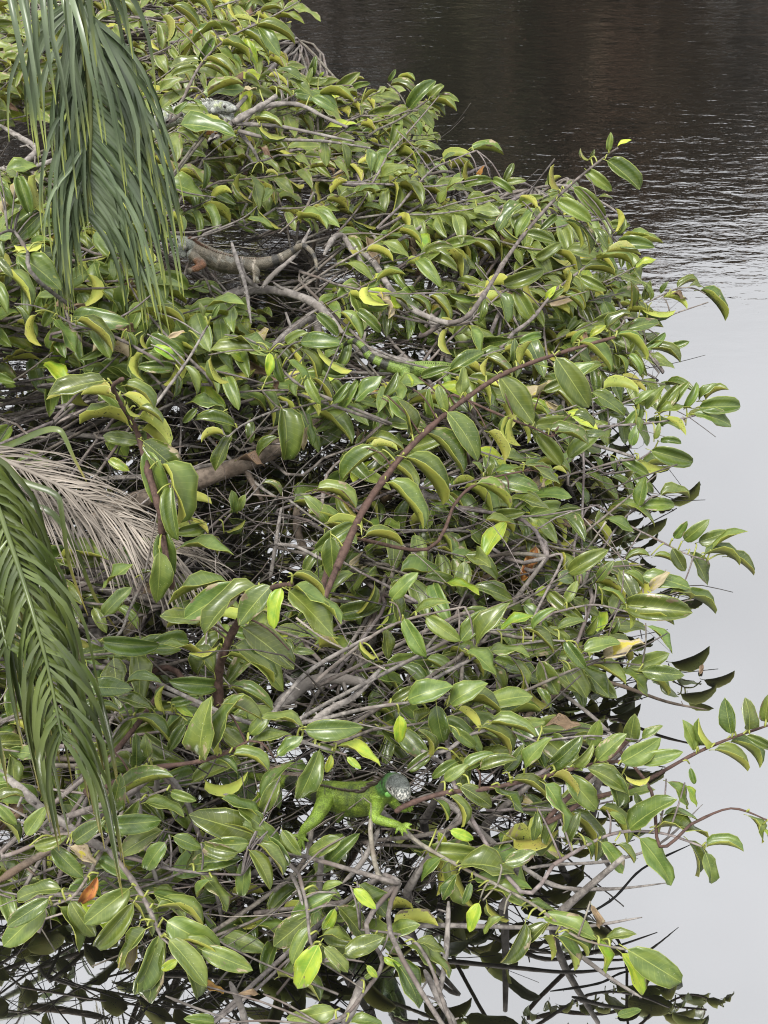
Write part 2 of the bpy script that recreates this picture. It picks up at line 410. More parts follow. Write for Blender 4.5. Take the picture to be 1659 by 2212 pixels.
# ---------------------------------------------------------------- leaf meshes
def make_leaf_mesh(name, rr, fold, recurve, curl, wave, twist, W, mats, petiole=True):
    T = [0.0, .07, .2, .36, .54, .72, .88, 1.0]
    S = [-1, -.58, 0, .58, 1]
    ph = rr.uniform(0, 6.28)
    nrm = 0.42 ** .55 * .58 ** .75
    # midrib: arc in the YZ plane
    mid = []; y = z = 0; ang = recurve * .5
    mid.append((0, 0, ang))
    for i in range(1, len(T)):
        ds = T[i] - T[i - 1]
        a2 = recurve * (.5 - T[i]); am = (ang + a2) / 2
        y += math.cos(am) * ds; z += math.sin(am) * ds; ang = a2
        mid.append((y, z, ang))
    top, bot, uvs = [], [], []
    asym = rr.uniform(-.06, .06)
    for t, (my, mz, a) in zip(T, mid):
        w = W * (max(t, 0.0) ** .55) * (max(1 - t, 0) ** .75) / nrm
        if t == 0: w = W * .05
        if t == 1: w = W * .015
        up = Vector((0, -math.sin(a), math.cos(a)))
        tw = twist * (t - .3)
        for s in S:
            ww = w * (1 + asym * (1 if s > 0 else -1))
            q = abs(s)
            fa = fold
            x = ww * s * math.cos(fa)
            h = ww * q * math.sin(fa) + ww * curl * (q ** 2.5) + wave * math.sin(9 * t + ph + (1.7 if s > 0 else 0)) * q * min(w / W, 1) * .1
            x, h = x * math.cos(tw) - h * math.sin(tw), x * math.sin(tw) + h * math.cos(tw)
            p = Vector((x, my, mz)) + up * h
            top.append(p); bot.append(p - up * .007); uvs.append((s * .5 + .5, t))
    tip = (top[-3] + top[-3]) / 2
    tip = Vector((0, mid[-1][0], mid[-1][1])); k = 1 / tip.length
    rot = Matrix.Rotation(-math.atan2(tip.z, tip.y), 4, 'X')
    M = Matrix.Scale(k, 4) @ rot
    v = [M @ p for p in top + bot]
    n = len(top); c = len(S); f = []; mi = []; fuv = []
    for i in range(len(T) - 1):
        for j in range(c - 1):
            a0, a1, b0, b1 = i * c + j, i * c + j + 1, (i + 1) * c + j, (i + 1) * c + j + 1
            f.append((a0, a1, b1, b0)); mi.append(0)
            f.append((n + a0, n + b0, n + b1, n + a1)); mi.append(1)
        a0, b0 = i * c, (i + 1) * c
        f.append((a0, b0, n + b0, n + a0)); mi.append(1)
        a0, b0 = i * c + c - 1, (i + 1) * c + c - 1
        f.append((a0, n + a0, n + b0, b0)); mi.append(1)
    uv_all = uvs + uvs
    if petiole:
        o = len(v)
        base = M @ Vector((0, 0, -.004))
        d = Vector((0, -math.cos(recurve * .5 + .2), -math.sin(recurve * .5 + .5)))
        pts = [base + Vector((0, .03, 0)), base, base + d * .06, base + d * .11 + Vector((0, 0, -.02))]
        tv, tf = tube_geo(pts, [.007, .0095, .0095, .011], 4)
        v += tv; f += [tuple(i + o for i in q) for q in tf]; mi += [2] * len(tf); uv_all += [(.5, .5)] * len(tv)
    me = bpy.data.meshes.new(name)
    me.from_pydata([tuple(p) for p in v], [], f)
    for m in mats: me.materials.append(m)
    me.polygons.foreach_set('material_index', mi)
    me.polygons.foreach_set('use_smooth', [True] * len(f))
    ul = me.uv_layers.new(name='UVMap')
    ul.data.foreach_set('uv', [x for q in me.polygons for vi in q.vertices for x in uv_all[vi]])
    # keep upper and lower sheets crisp along the rim
    me.update()
    return me
LEAF = {'n': [], 'h': [], 'U': [], 'Y': [], 'D': [], 'O': [], 'B': []}
rl = random.Random(3)
GM = [M_TOP, M_UND, M_PET]
for i in range(16):
    LEAF['n'].append(make_leaf_mesh('leaf', rl, R(rl.uniform(12, 36)), rl.uniform(.2, 1.1), rl.uniform(-.08, .10), rl.uniform(.2, 1.2), rl.uniform(-.35, .35), rl.uniform(.205, .26), GM))
for i in range(10):
    LEAF['h'].append(make_leaf_mesh('leaf', rl, R(rl.uniform(36, 56)), rl.uniform(.4, 1.3), rl.uniform(.05, .3), rl.uniform(.1, .8), rl.uniform(-.3, .3), rl.uniform(.25, .30), GM))
for i in range(6):
    LEAF['U'].append(make_leaf_mesh('leaf', rl, R(rl.uniform(44, 64)), rl.uniform(.5, 1.4), rl.uniform(.05, .35), rl.uniform(.1, .6), rl.uniform(-.3, .3), rl.uniform(.23, .27), [M_TOP, M_YUND if i % 3 == 0 else M_UND, M_PET]))
for i in range(5):
    LEAF['Y'].append(make_leaf_mesh('leaf', rl, R(rl.uniform(10, 30)), rl.uniform(.3, .9), rl.uniform(0, .2), rl.uniform(.3, 1.0), rl.uniform(-.3, .3), rl.uniform(.19, .23), [M_YTOP, M_YUND, M_PET]))
for key, mm in (('D', M_DTOP), ('O', M_OTOP), ('B', M_BTOP)):
    for i in range(3):
        LEAF[key].append(make_leaf_mesh('leaf', rl, R(rl.uniform(25, 50)), rl.uniform(.5, 1.3), rl.uniform(.1, .5), rl.uniform(1, 2.2), rl.uniform(-.6, .6), rl.uniform(.18, .22), [mm, mm, M_PET]))

def leaf_matrix(base, tip, roll, hint=None):
    a = tip - base; Ln = a.length; a = a / Ln
    tc = (CAMP - base).normalized()
    h = hint if hint is not None else (Vector((0, 0, 1)) * .75 + tc * .55 + XV * .1)
    n = h - a * a.dot(h)
    if n.length < 1e-4: n = a.orthogonal()
    n.normalize()
    n = Quaternion(a, roll) @ n
    x = a.cross(n)
    M = Matrix(((x.x, a.x, n.x, base.x), (x.y, a.y, n.y, base.y), (x.z, a.z, n.z, base.z), (0, 0, 0, 1)))
    return M @ Matrix.Scale(Ln, 4)

# ---------------------------------------------------------------- shrubs
SH = {
 'A': ('pond apple shrub at the back, behind the hanging palm frond and grey iguana head', (430, 330), [(120, 250), (300, 150), (480, 260), (650, 300)]),
 'B': ('pond apple shrub with a long pale stem leaning out over dark rippled water', (1000, 690), [(760, 520), (900, 640), (1050, 690), (1160, 650)]),
 'C': ('pond apple shrub round the brown iguana, one curled shoot upright on the left', (300, 900), [(100, 760), (330, 960), (480, 800), (640, 780)]),
 'D': ('pond apple shrub with a red-brown stem slanting up through the middle', (900, 1180), [(727, 1228), (900, 1150), (1080, 1080), (1200, 960)]),
 'E': ('pond apple shrub with the tallest leaf fan in front, on one thick dark stem', (480, 1530), [(470, 1520), (330, 1460), (600, 1500), (250, 1640)]),
 'F': ('pond apple shrub in the middle right, leaf tips close over calm water', (1100, 1400), [(950, 1480), (1100, 1400), (1230, 1330), (800, 1380)]),
 'G': ('pond apple shrub whose long spray reaches the right edge beside the green iguana', (1000, 1790), [(900, 1780), (1050, 1800), (1200, 1760), (1330, 1720)]),
 'H': ('pond apple shrub low in the near left corner with scarred spotted leaves', (300, 1880), [(150, 1780), (300, 1880), (520, 1900), (640, 2000)]),
 'I': ('pond apple shrub lowest of all, yellow-edged leaves hanging over black reflections', (950, 2000), [(780, 2040), (930, 1940), (1060, 1990), (1180, 2020)]),
}
class Shrub: pass
SHR = {}
for k, (lab, (bu, bv), stems) in SH.items():
    s = Shrub(); s.key = k
    b = P(bu, bv, 0)
    s.root = empty('pond_apple_shrub', b); tag(s.root, lab, 'shrub', 'pond apple shrubs crowding the water')
    s.loc = Vector(b); s.n = 0; s.twigs = MB(); s.extra = []; s.stems = []
    for q, (u, v) in enumerate(stems):
        p0 = P(u, v, -0.12); rr = random.Random(hash((u, v)) & 0xffff)
        hgt = 0.16 + .10 * rr.random() + (0.25 if v < 700 else 0)
        p1 = P(u, v, 0.05) + Vector((rr.uniform(-.05, .05), rr.uniform(-.03, .06), 0))
        p2 = p1 + Vector((rr.uniform(.0, .14), rr.uniform(-.08, .05), hgt))
        pts = catmull([p0, p1, p2], 4)
        m = MB(); m.add(*tube_geo(pts, taper(len(pts), .013, .005), 8))
        m.build('stem', M_LIMB, s.root, s.loc)
        s.stems.append(p2)
    SHR[k] = s
CLUMP_LIMIT = 292
def rseed(*a): return random.Random(sum(int(x * 13 + 7) * (i + 3) for i, x in enumerate(a)) & 0xffffff)

def put_leaf(s, branch, base, tip, flag, roll, hint=None, rr=RND):
    M = leaf_matrix(base, tip, roll, hint)
    me = rr.choice(LEAF[flag])
    if s.n >= CLUMP_LIMIT:
        s.extra.append((me, M)); return
    o = bpy.data.objects.new('leaf', me); col.objects.link(o)
    o.parent = branch
    o.matrix_basis = Matrix.Translation(-s.loc) @ M
    s.n += 1

def root_run(start, t0, stem, rr):
    """woody run from a stem to the start of a leafy branch"""
    d = start - stem
    mid1 = stem + d * .35 + Vector((rr.uniform(-.06, .06), rr.uniform(-.06, .06), rr.uniform(-.02, .06)))
    mid2 = start - t0 * min(.12, d.length * .3) + Vector((rr.uniform(-.02, .02), rr.uniform(-.02, .02), -.01))
    return [stem, mid1, mid2]

def branch_tint(rr):
    g = rr.uniform(.75, 1.15); return (g, g * rr.uniform(.93, 1.0), g * rr.uniform(.86, 1.0))

def fold_roll(base, tip, lo, hi, rr):
    """roll for a folded leaf: most of them turn their upper face to the open water on the right"""
    r = R(rr.uniform(lo, hi))
    a, b = (leaf_matrix(base, tip, q).col[2].x for q in (r, -r))
    want = r if a > b else -r
    return want if rr.random() < .8 else -want
def traced(sk, tile, line, z0, z1, r0, r1, leaves, mat=None, rooted=True, sizejit=0.0):
    s = SHR[sk]; rr = rseed(*line[0], tile)
    uvl = [tu(tile, *p) for p in line]
    n = len(uvl)
    pts = [P(u, v, lerp(z0, z1, i / max(n - 1, 1))) for i, (u, v) in enumerate(uvl)]
    sm = catmull(pts, 5)
    m = MB()
    tint = branch_tint(rr) if mat is None else (1, 1, 1)
    rad = [r * rr.uniform(.88, 1.1) * (1.22 if i % 4 == 2 else 1) for i, r in enumerate(taper(len(sm), r0, r1))]
    v, f = tube_geo(sm, rad, 7); m.add(v, f, 0, tint)
    if rooted:
        stem = min(s.stems, key=lambda q: (q - pts[0]).length)
        run = catmull(root_run(pts[0], (sm[1] - sm[0]).normalized(), stem, rr) + [pts[0]], 4)
        v, f = tube_geo(run, taper(len(run), min(r0 * 1.3, .0075), min(r0, .007)), 6); m.add(v, f, 0, tint)
    uvs = [proj(p) for p in sm]
    todo = []
    for L in leaves:
        bx, by, tx, ty = L[:4]; flag = L[4] if len(L) > 4 else None
        bu, bv = tu(tile, bx, by); uu, vv = tu(tile, tx, ty)
        i = min(range(len(sm)), key=lambda k: (uvs[k][0] - bu) ** 2 + (uvs[k][1] - bv) ** 2)
        gap = math.hypot(uvs[i][0] - bu, uvs[i][1] - bv)
        dep = uvs[i][2] + rr.uniform(-.03, .03)
        base = D(bu, bv, dep)
        drop = (vv - bv) / FU * dep
        lp = math.hypot(uu - bu, vv - bv) / FU * dep
        tip = D(uu, vv, dep + .3 * drop + rr.uniform(-.28, .2) * lp)
        if tip.z < .03:
            rv = ray(uu, vv); tip = CAMP + rv * ((.03 - CAM_H) / rv.z)
        SEG.append((bu, bv, uu, vv, dep))
        # woody / yellow leaf stalk back to the branch
        q = sm[i]
        if gap > 6:
            mid = (q + base) * .5 + Vector((0, 0, .012))
            a = (base - tip).normalized()
            v, f = tube_geo(catmull([q, mid, base + a * .009], 3), taper(7, .0024, .0016), 5)
            m.add(v, f, 1 if gap < 45 else 0, tint)
        if flag is None:
            flag = rr.choice(['n', 'n', 'h', 'h', 'h'])
            roll = R(rr.uniform(-30, 30)) if flag == 'n' else fold_roll(base, tip, 5, 40, rr)
        elif flag == 'h': roll = fold_roll(base, tip, 18, 42, rr)
        elif flag == 'U': roll = R(rr.choice([-1, 1]) * rr.uniform(75, 125))
        else: roll = R(rr.uniform(-40, 40))
        todo.append((base, tip, flag, roll))
    b = m.build('branch', [mat or M_TWIG, M_PET], s.root, s.loc, color=True)
    for t in todo: put_leaf(s, b, *t, rr=rr)
    return b

exec_groups = []
SEG = []
def G(*a, **k): exec_groups.append((a, k))

# --- back left
G('A', 1, [(790, 430), (860, 290), (940, 200), (1030, 140), (1110, 105)], .98, 1.12, .005, .003,
  [(960,125,838,192),(925,165,862,280),(1035,135,1160,240),(1110,115,1275,190),(1120,120,1210,245),(1060,165,1110,280,'Y'),(960,195,1080,265,'h'),
   (935,210,1035,315),(890,260,1015,330,'h'),(880,285,995,355),(860,260,735,290),(1010,75,1110,100,'U'),(745,30,860,135),(820,5,915,75),(1130,55,1222,40),
   (1060,40,1085,5),(880,400,1060,385),(850,300,740,330),(900,415,1050,360),(700,70,720,180,'U')])
G('A', 1, [(1005, 530), (1100, 475), (1200, 450), (1300, 455), (1400, 505), (1500, 550)], .98, .95, .010, .004, [(1200,300,1320,360),(1250,340,1350,420),(1350,420,1450,480)], M_LIMB)
G('A', 1, [(1005, 530), (1100, 475), (1195, 415)], .985, 1.04, .010, .007, [(1110,390,1050,400,'D'),(1195,380,1260,420)], M_LIMB, rooted=False)
G('A', 1, [(1020, 535), (1200, 545), (1400, 585), (1530, 610)], .98, .93, .006, .003, [(1100,520,1220,550,'h'),(1130,545,1240,590,'U')], M_LIMB, rooted=False)
G('A', 1, [(1030, 565), (1180, 600), (1400, 610), (1600, 640)], .96, .9, .006, .003, [(1480,620,1500,730),(1400,610,1410,720),(1590,640,1600,745,'n')], M_LIMB, rooted=False)
G('A', 1, [(1030, 565), (1090, 640), (1120, 700)], .95, .86, .006, .004, [(1110,640,1180,690,'B'),(880,700,870,820),(1040,750,1040,830,'U'),(1090,760,1120,905),(1150,750,1200,760,'U')], M_LIMB, rooted=False)
G('A', 1, [(830, 640), (900, 560), (1000, 545)], .95, 1.0, .004, .003,
  [(780,540,1020,590,'n'),(880,505,960,590,'U'),(790,545,845,520,'n'),(760,570,860,610),(945,540,965,590,'n'),(755,490,810,440),(900,490,775,470,'n'),(870,470,800,425,'n'),(700,470,760,500,'n'),(890,585,960,600,'O')])
G('A', 1, [(1150, 480), (1300, 400), (1480, 370), (1600, 380)], .95, .95, .004, .002,
  [(1270,400,1400,430),(1340,400,1460,470),(1380,410,1530,440),(1340,330,1365,240),(1330,360,1350,290),(1530,380,1600,360,'h'),(1570,440,1630,390),(1380,330,1400,310,'Y'),(1160,330,1240,370,'U'),(1160,280,1140,240)])
# --- back right, over the dark water
G('B', 2, [(250, 1400), (350, 1376), (430, 1276), (530, 1116), (640, 970), (740, 860), (840, 770), (940, 690), (1010, 640)], .55, .98, .008, .0028,
  [(965,695,1105,820,'h'),(875,735,985,825,'h'),(820,810,950,945),(755,870,895,960),(970,650,980,570),(1010,630,1070,605,'Y'),(885,690,850,640,'U'),(890,680,910,645),
   (760,820,735,710,'U'),(750,830,705,835),(660,900,585,850,'U'),(590,880,490,1000,'n'),(650,900,570,1030,'n'),(745,930,670,1000),(785,955,850,1070),(840,970,885,1100,'h'),
   (905,985,965,1080),(615,1010,735,1045,'h'),(1010,1050,1170,1070),(960,1090,1110,1100,'U'),(930,850,990,860),(1000,1000,1000,900,'U'),(1005,1010,1040,940)])
G('B', 2, [(60, 900), (200, 740), (300, 690), (400, 650)], .72, .78, .004, .0025,
  [(375,650,520,670),(250,700,310,660),(290,720,285,695,'D'),(370,780,370,690,'U'),(415,770,435,715,'O'),(240,880,345,770,'n'),(350,800,470,780,'h'),(470,780,555,835),(520,780,560,705),(530,790,615,780),(150,640,225,650),(60,570,95,610)])
G('B', 2, [(60, 520), (150, 460), (220, 410)], .80, .86, .004, .0025,
  [(30,370,140,410),(60,345,135,350,'h'),(20,350,50,300,'h'),(110,470,225,350),(200,430,260,370),(220,430,325,440),(200,440,315,480,'h'),(150,470,215,555),(110,500,155,590),(180,450,265,500)])
G('B', 4, [(560, 330), (640, 270), (740, 150), (840, 70), (930, 0)], .52, .62, .006, .003,
  [(570,145,650,290,'h'),(495,165,515,295),(625,110,675,200,'U'),(715,180,780,140),(700,190,745,130,'Y'),(865,60,1000,85,'h'),(850,90,960,150,'h'),(920,20,1075,40),(800,140,865,230),(760,150,800,60,'U'),
   (870,150,950,170,'U'),(520,120,690,60,'h'),(400,40,440,105,'h'),(430,180,410,290),(780,170,860,240)])
G('B', 4, [(1000, 260), (1170, 275), (1280, 240), (1400, 200)], .42, .40, .003, .0018, [(1110,215,1260,235,'U'),(1045,240,1180,270,'h'),(1055,230,1065,105),(1125,190,1150,105),(1195,160,1230,110),(1150,190,1105,110)])
G('B', 4, [(1060, 240), (1200, 170), (1270, 140), (1340, 140), (1390, 165)], .42, .42, .003, .0018, [(1365,150,1475,280),(1205,180,1310,230,'U'),(1240,165,1310,190,'B'),(1270,140,1360,112,'h'),(1320,130,1385,140)])
G('B', 4, [(880, 390), (1000, 345), (1100, 300)], .44, .46, .003, .002, [(970,320,1070,255),(1050,320,1190,290),(1120,400,1215,330,'h'),(1145,405,1280,460),(1235,400,1320,370),(820,390,880,320,'h'),(890,350,960,300,'Y'),(1055,430,1105,520),(1010,430,1040,510),(960,430,990,500)])
# --- left middle
G('C', 3, [(700, 1200), (690, 1100), (640, 930), (600, 780), (560, 700), (500, 600), (490, 560), (530, 530)], .55, .95, .0085, .004,
  [(450,540,205,605,'n'),(480,590,200,620,'U'),(500,620,350,600,'U'),(555,730,345,725,'h'),(600,800,445,775,'n'),(540,560,665,660),(535,600,660,710,'U'),(550,640,610,690,'U'),(600,660,705,725),
   (600,700,735,820,'U'),(615,750,720,890,'U'),(620,800,795,955),(630,840,715,1095,'n'),(700,900,760,1160,'h'),(705,1186,725,1411,'n'),(690,1280,675,1500,'n'),(740,1000,770,1230)], M_RED)
G('C', 3, [(560, 380), (450, 330), (330, 300), (240, 250)], .72, .78, .004, .002, [(315,260,560,295,'n'),(335,280,488,415,'h'),(240,275,325,420),(70,220,110,320,'h'),(155,255,180,390,'U'),(550,330,560,440),(620,340,640,400,'U')])
G('C', 1, [(120, 1090), (60, 1000), (0, 1010)], .95, 1.0, .005, .003, [(200,905,50,1050,'n'),(90,905,-10,1020,'n'),(80,760,130,930),(150,755,205,930,'U'),(10,740,90,775),(85,1106,265,1256,'n'),(-10,1116,58,1201,'n'),(180,1050,60,1060,'U'),(0,800,60,900)])
G('C', 3, [(770, 510), (830, 420), (880, 330), (900, 300)], .66, .74, .004, .0025, [(800,475,850,600,'h'),(745,480,595,475),(760,510,750,610),(650,345,800,430,'n'),(665,390,765,450,'Y'),(660,240,800,300,'h'),(800,330,720,360,'D'),(880,260,860,200),(920,260,950,210)], M_LIMB)
G('C', 3, [(1480, 640), (1300, 560), (1200, 470), (1160, 410)], .62, .74, .004, .0025,
  [(1100,410,905,410,'n'),(985,345,1165,415,'n'),(1120,385,1165,420,'U'),(1165,420,1160,520,'Y'),(910,440,990,545,'U'),(1195,440,1225,545,'h'),(1250,450,1330,560,'n'),(1310,405,1365,550),(1330,530,1385,640),
   (1350,530,1425,645),(1440,630,1510,545),(1480,650,1545,540),(1535,625,1650,520),(1300,370,1480,380),(1370,390,1520,495,'U'),(1370,250,1460,345,'h'),(1470,245,1560,360),(1545,240,1645,330,'h'),(1240,380,1330,330)])
G('C', 3, [(1130, 690), (1040, 735), (980, 780), (955, 730)], .50, .52, .003, .002, [(1000,775,930,930,'n'),(965,770,870,805,'U'),(1010,735,835,710),(970,660,800,640),(1080,705,1085,810),(850,660,790,720)], M_LIMB)
G('C', 3, [(1500, 600), (1300, 650), (1215, 660), (1130, 580)], .52, .52, .003, .002, [(1220,660,1225,880,'h'),(1295,670,1350,820),(1130,580,1180,740,'h'),(1200,785,1115,870),(1025,880,1145,910,'B'),(1330,740,1310,840,'D'),(1170,520,1200,590,'B')])
G('C', 3, [(900, 1180), (980, 1110), (1060, 1060), (1150, 960)], .40, .42, .003, .002, [(770,1060,915,1070,'U'),(1000,1110,1000,1012,'n'),(1030,1100,1060,1030),(1140,980,1215,1035),(830,1140,900,1200,'U'),(980,1190,1060,1140,'U'),(470,880,560,930,'Y')])
# --- middle: the red-brown slanting branch
G('D', 4, [(-205, 1350), (-99, 1116), (0, 965), (100, 840), (270, 680), (480, 530), (640, 460), (840, 395), (1000, 350)], .50, .86, .0095, .0032,
  [(275,675,405,885,'n'),(180,765,340,945,'h'),(95,870,255,1075,'h'),(15,980,170,1180,'h'),(500,520,645,725,'n'),(745,440,885,655,'n'),(845,375,980,500,'h'),(1010,340,1135,450,'h'),(20,615,115,775,'n'),
   (330,600,345,475,'n'),(210,690,195,570),(235,560,270,680,'n'),(165,520,290,480,'h'),(560,460,565,355,'n'),(590,470,640,365,'U'),(450,760,520,890,'U'),(115,770,60,620),(560,700,590,820,'U'),(650,470,740,490,'Y'),
   (-20,845,-180,975),(-60,830,60,840,'U'),(-130,1160,-300,1270,'h'),(-80,1210,80,1250,'h'),(-230,1215,-215,1400,'n'),(-290,1015,-120,1090),(440,520,450,440,'U'),(120,560,100,510,'Y'),(0,600,60,500)], M_RED)
G('D', 4, [(440, 660), (560, 710), (640, 740), (720, 780)], .55, .52, .0035, .002, [(655,730,830,715,'n'),(820,690,905,740),(660,765,765,905,'h'),(715,755,885,815),(690,580,810,530),(540,690,550,800,'U'),(860,770,960,765),(600,740,620,810,'U')], M_RED)
G('D', 4, [(300, 1080), (360, 1010), (460, 960), (600, 930)], .5, .55, .004, .002, [(480,960,670,1015,'n'),(610,900,760,985,'n'),(400,985,545,1090),(550,1040,720,1100),(700,960,690,1000,'D'),(420,940,380,890),(450,960,480,890),(730,920,790,940,'U')], M_RED)
G('D', 4, [(880, 740), (1040, 730), (1160, 720), (1340, 690), (1440, 640)], .30, .34, .004, .002,
  [(1085,640,1165,580),(1130,660,1215,560),(1180,670,1270,555),(1235,650,1320,545),(1300,650,1350,545),(1360,620,1440,550),(1390,620,1490,578),(1360,655,1540,650,'h'),(1340,680,1500,735,'n'),(1320,690,1440,690,'U'),
   (1180,690,1335,660,'n'),(1095,695,1110,760,'n'),(1220,700,1305,775,'U'),(900,590,1040,690,'n'),(1040,740,1100,660),(950,570,1100,590,'U'),(1170,790,1190,720),(1070,820,1090,730),(1300,720,1290,690,'D')])
G('D', 4, [(1020, 900), (1100, 880), (1170, 830)], .22, .26, .003, .002, [(1155,840,1335,890,'h'),(1090,860,1245,905,'U'),(1030,880,1145,950,'h'),(1195,800,1285,810),(900,860,940,940,'n'),(980,870,1000,930),(870,940,940,1010),(830,980,880,1080)])
G('D', 4, [(1000, 1180), (1060, 1110), (1110, 1080)], .2, .25, .003, .002, [(1100,1080,1130,950,'n'),(1110,1075,1255,1075,'h'),(1200,1035,1320,1045,'h'),(1195,1030,1265,1000)])
# --- front centre left: upright dark stem with the fan of leaves
G('E', 5, [(945, 830), (945, 700), (970, 600), (1020, 490), (1090, 390), (1170, 330), (1260, 310)], .30, .80, .0115, .004,
  [(975,300,725,400,'n'),(1035,315,795,460,'n'),(1105,320,885,535,'n'),(1170,320,1030,490,'n'),(1215,330,1185,505,'Y'),(1250,340,1440,540,'n'),(1265,325,1475,485,'n'),(1265,275,1400,365,'h'),(1260,390,1385,510,'U'),
   (1050,500,1270,680,'n'),(1020,580,1225,775,'n'),(985,620,1175,750,'h'),(940,580,815,610,'U'),(925,690,705,570,'n'),(940,750,730,730),(1130,420,1190,370,'U'),(880,500,720,500),(860,470,690,450),(1270,600,1360,610),(1000,760,1180,860),(880,830,860,790)], M_RED)
G('E', 5, [(620, 300), (560, 420), (520, 520), (440, 580)], .42, .45, .004, .002, [(445,325,575,225,'n'),(450,445,570,325,'n'),(780,150,1010,185,'n'),(450,560,690,575,'h'),(600,280,660,260),(270,435,395,580,'U'),(230,540,350,690,'U'),(690,1,720,60,'U')])
G('E', 5, [(760, 870), (650, 870), (540, 900), (470, 1000)], .38, .40, .004, .002,
  [(375,755,575,765,'n'),(350,865,520,865,'h'),(550,740,700,740),(510,800,655,850),(590,890,735,1005),(570,900,460,1020,'h'),(300,960,475,975,'h'),(760,840,835,885,'Y'),(710,860,710,750,'U'),(660,860,590,790),(740,820,860,800),(720,960,800,870),(800,920,730,1030)])
G('E', 5, [(560, 1130), (660, 1106), (870, 1075), (1000, 1030), (1070, 990)], .45, .55, .005, .003,
  [(865,1055,915,795,'n'),(945,1035,1055,790,'n'),(590,1110,585,955,'n'),(1070,1020,1260,960,'n'),(1010,1050,1160,1120,'h'),(920,1060,1025,1130,'h'),(1200,1050,1310,970,'n'),(640,1100,740,1085,'h'),(500,1050,560,1130),(640,1060,625,960),(1080,960,1170,870,'n'),(960,830,1130,900)], M_RED)
G('E', 5, [(1220, 960), (1300, 990), (1400, 1020), (1500, 1050)], .52, .50, .004, .002, [(1320,940,1570,930,'n'),(1310,925,1130,890,'n'),(1460,1010,1645,1100,'Y'),(1430,1050,1410,1125,'Y'),(1380,1030,1285,1240,'n'),(1500,1060,1560,1110,'Y'),(1370,1000,1470,1030,'h')])
# --- middle right, low over the water
G('F', 6, [(-60, 330), (0, 290), (80, 260), (200, 235)], .42, .48, .004, .002,
  [(35,270,15,180,'n'),(75,255,165,225,'n'),(50,265,105,360,'n'),(105,260,190,320,'n'),(230,325,312,225,'n'),(190,320,255,240,'n'),(0,290,10,365,'n'),(-20,360,-60,320,'U'),(20,215,85,150,'n')])
G('F', 6, [(150, 400), (265, 345), (390, 320), (450, 320)], .36, .36, .004, .002, [(265,345,362,360,'n'),(205,345,278,412,'n'),(290,290,370,257,'Y'),(345,290,420,350,'h'),(400,290,447,352),(450,320,500,388,'n'),(495,345,587,325,'n'),(430,290,500,270),(370,290,430,240)])
G('F', 6, [(300, 470), (380, 430), (520, 375), (640, 380)], .26, .26, .004, .002,
  [(515,380,600,428,'h'),(585,390,652,458,'n'),(640,400,705,455,'h'),(655,283,715,352,'n'),(610,385,708,350,'n'),(640,395,745,405,'n'),(545,362,648,328,'D'),(445,375,502,462,'n'),(385,370,432,452,'n'),(380,435,415,485),(320,370,345,440),(260,390,290,440)])
G('F', 6, [(-60, 490), (0, 480), (80, 470), (160, 460)], .42, .40, .004, .002, [(165,475,258,425,'n'),(20,470,80,432,'h'),(60,465,172,432),(130,480,147,570,'n'),(185,490,240,545,'U'),(38,505,35,572,'Y'),(80,470,105,490,'h'),(20,475,35,500),(160,480,290,500)])
G('F', 6, [(580, 20), (680, 70), (740, 100), (800, 120)], .20, .22, .003, .0018, [(815,90,902,48,'n'),(780,75,857,48,'n'),(745,70,807,18,'n'),(720,65,752,22,'n'),(795,105,882,132,'h'),(850,110,917,157,'h'),(760,100,802,182,'n'),(715,90,747,147,'n'),(740,205,822,252,'h'),(670,110,725,130,'h'),(600,120,660,110)])
G('F', 6, [(420, 250), (520, 230), (620, 250), (720, 250)], .28, .24, .003, .002, [(600,230,765,250,'h'),(540,190,600,232,'n'),(450,225,480,170),(600,150,640,190),(530,170,570,120,'n'),(640,160,760,190,'n'),(630,255,720,280,'h'),(600,240,610,290,'U'),(500,300,530,260),(560,300,580,260),(660,190,710,150,'D'),(760,215,710,200)])
# --- right front: the long spray by the green iguana
G('G', 8, [(30, 108), (60, 90), (150, 62), (260, 50), (400, 20), (520, -10), (640, -20)], .33, .45, .0055, .003,
  [(190,45,267,97,'n'),(275,50,347,112,'n'),(320,30,407,82,'h'),(400,40,447,162,'n'),(455,20,527,102,'n'),(130,80,155,130),(165,70,192,147,'h'),(410,-5,492,-80,'n'),(350,-3,417,-75,'n'),(300,5,347,-60,'n'),(530,-20,602,-85,'n'),
   (590,-15,687,-75,'n'),(640,-15,742,-40,'n'),(505,0,602,62,'n'),(560,10,582,97),(470,-10,520,-60,'h'),(600,20,660,20,'U'),(240,0,330,-20),(200,10,280,-30),(150,30,210,-10),(420,20,480,70,'U')], M_RED, rooted=False)
G('G', 6, [(160, 590), (220, 550), (300, 540), (380, 570)], .34, .34, .004, .002, [(265,525,377,557,'h'),(240,535,312,602,'h'),(170,535,227,582,'n'),(610,570,622,500,'n'),(640,560,692,530),(510,580,535,515),(110,600,85,540),(60,640,120,590),(180,620,120,660),(320,530,400,520),(400,530,490,530,'B')])
G('G', 8, [(420, 240), (560, 165), (680, 160), (790, 195)], .26, .26, .004, .002,
  [(610,150,727,78,'n'),(695,115,780,132,'n'),(670,150,807,175,'n'),(705,35,750,102,'n'),(750,45,775,97,'Y'),(635,175,712,292,'n'),(540,185,592,262,'n'),(580,190,620,237,'h'),(455,180,487,108,'n'),(485,170,512,227),(800,195,892,207,'h'),(797,210,812,287,'n'),(755,180,772,267,'h'),(430,130,400,190),(380,110,370,180),(560,110,600,140),(640,110,620,60)])
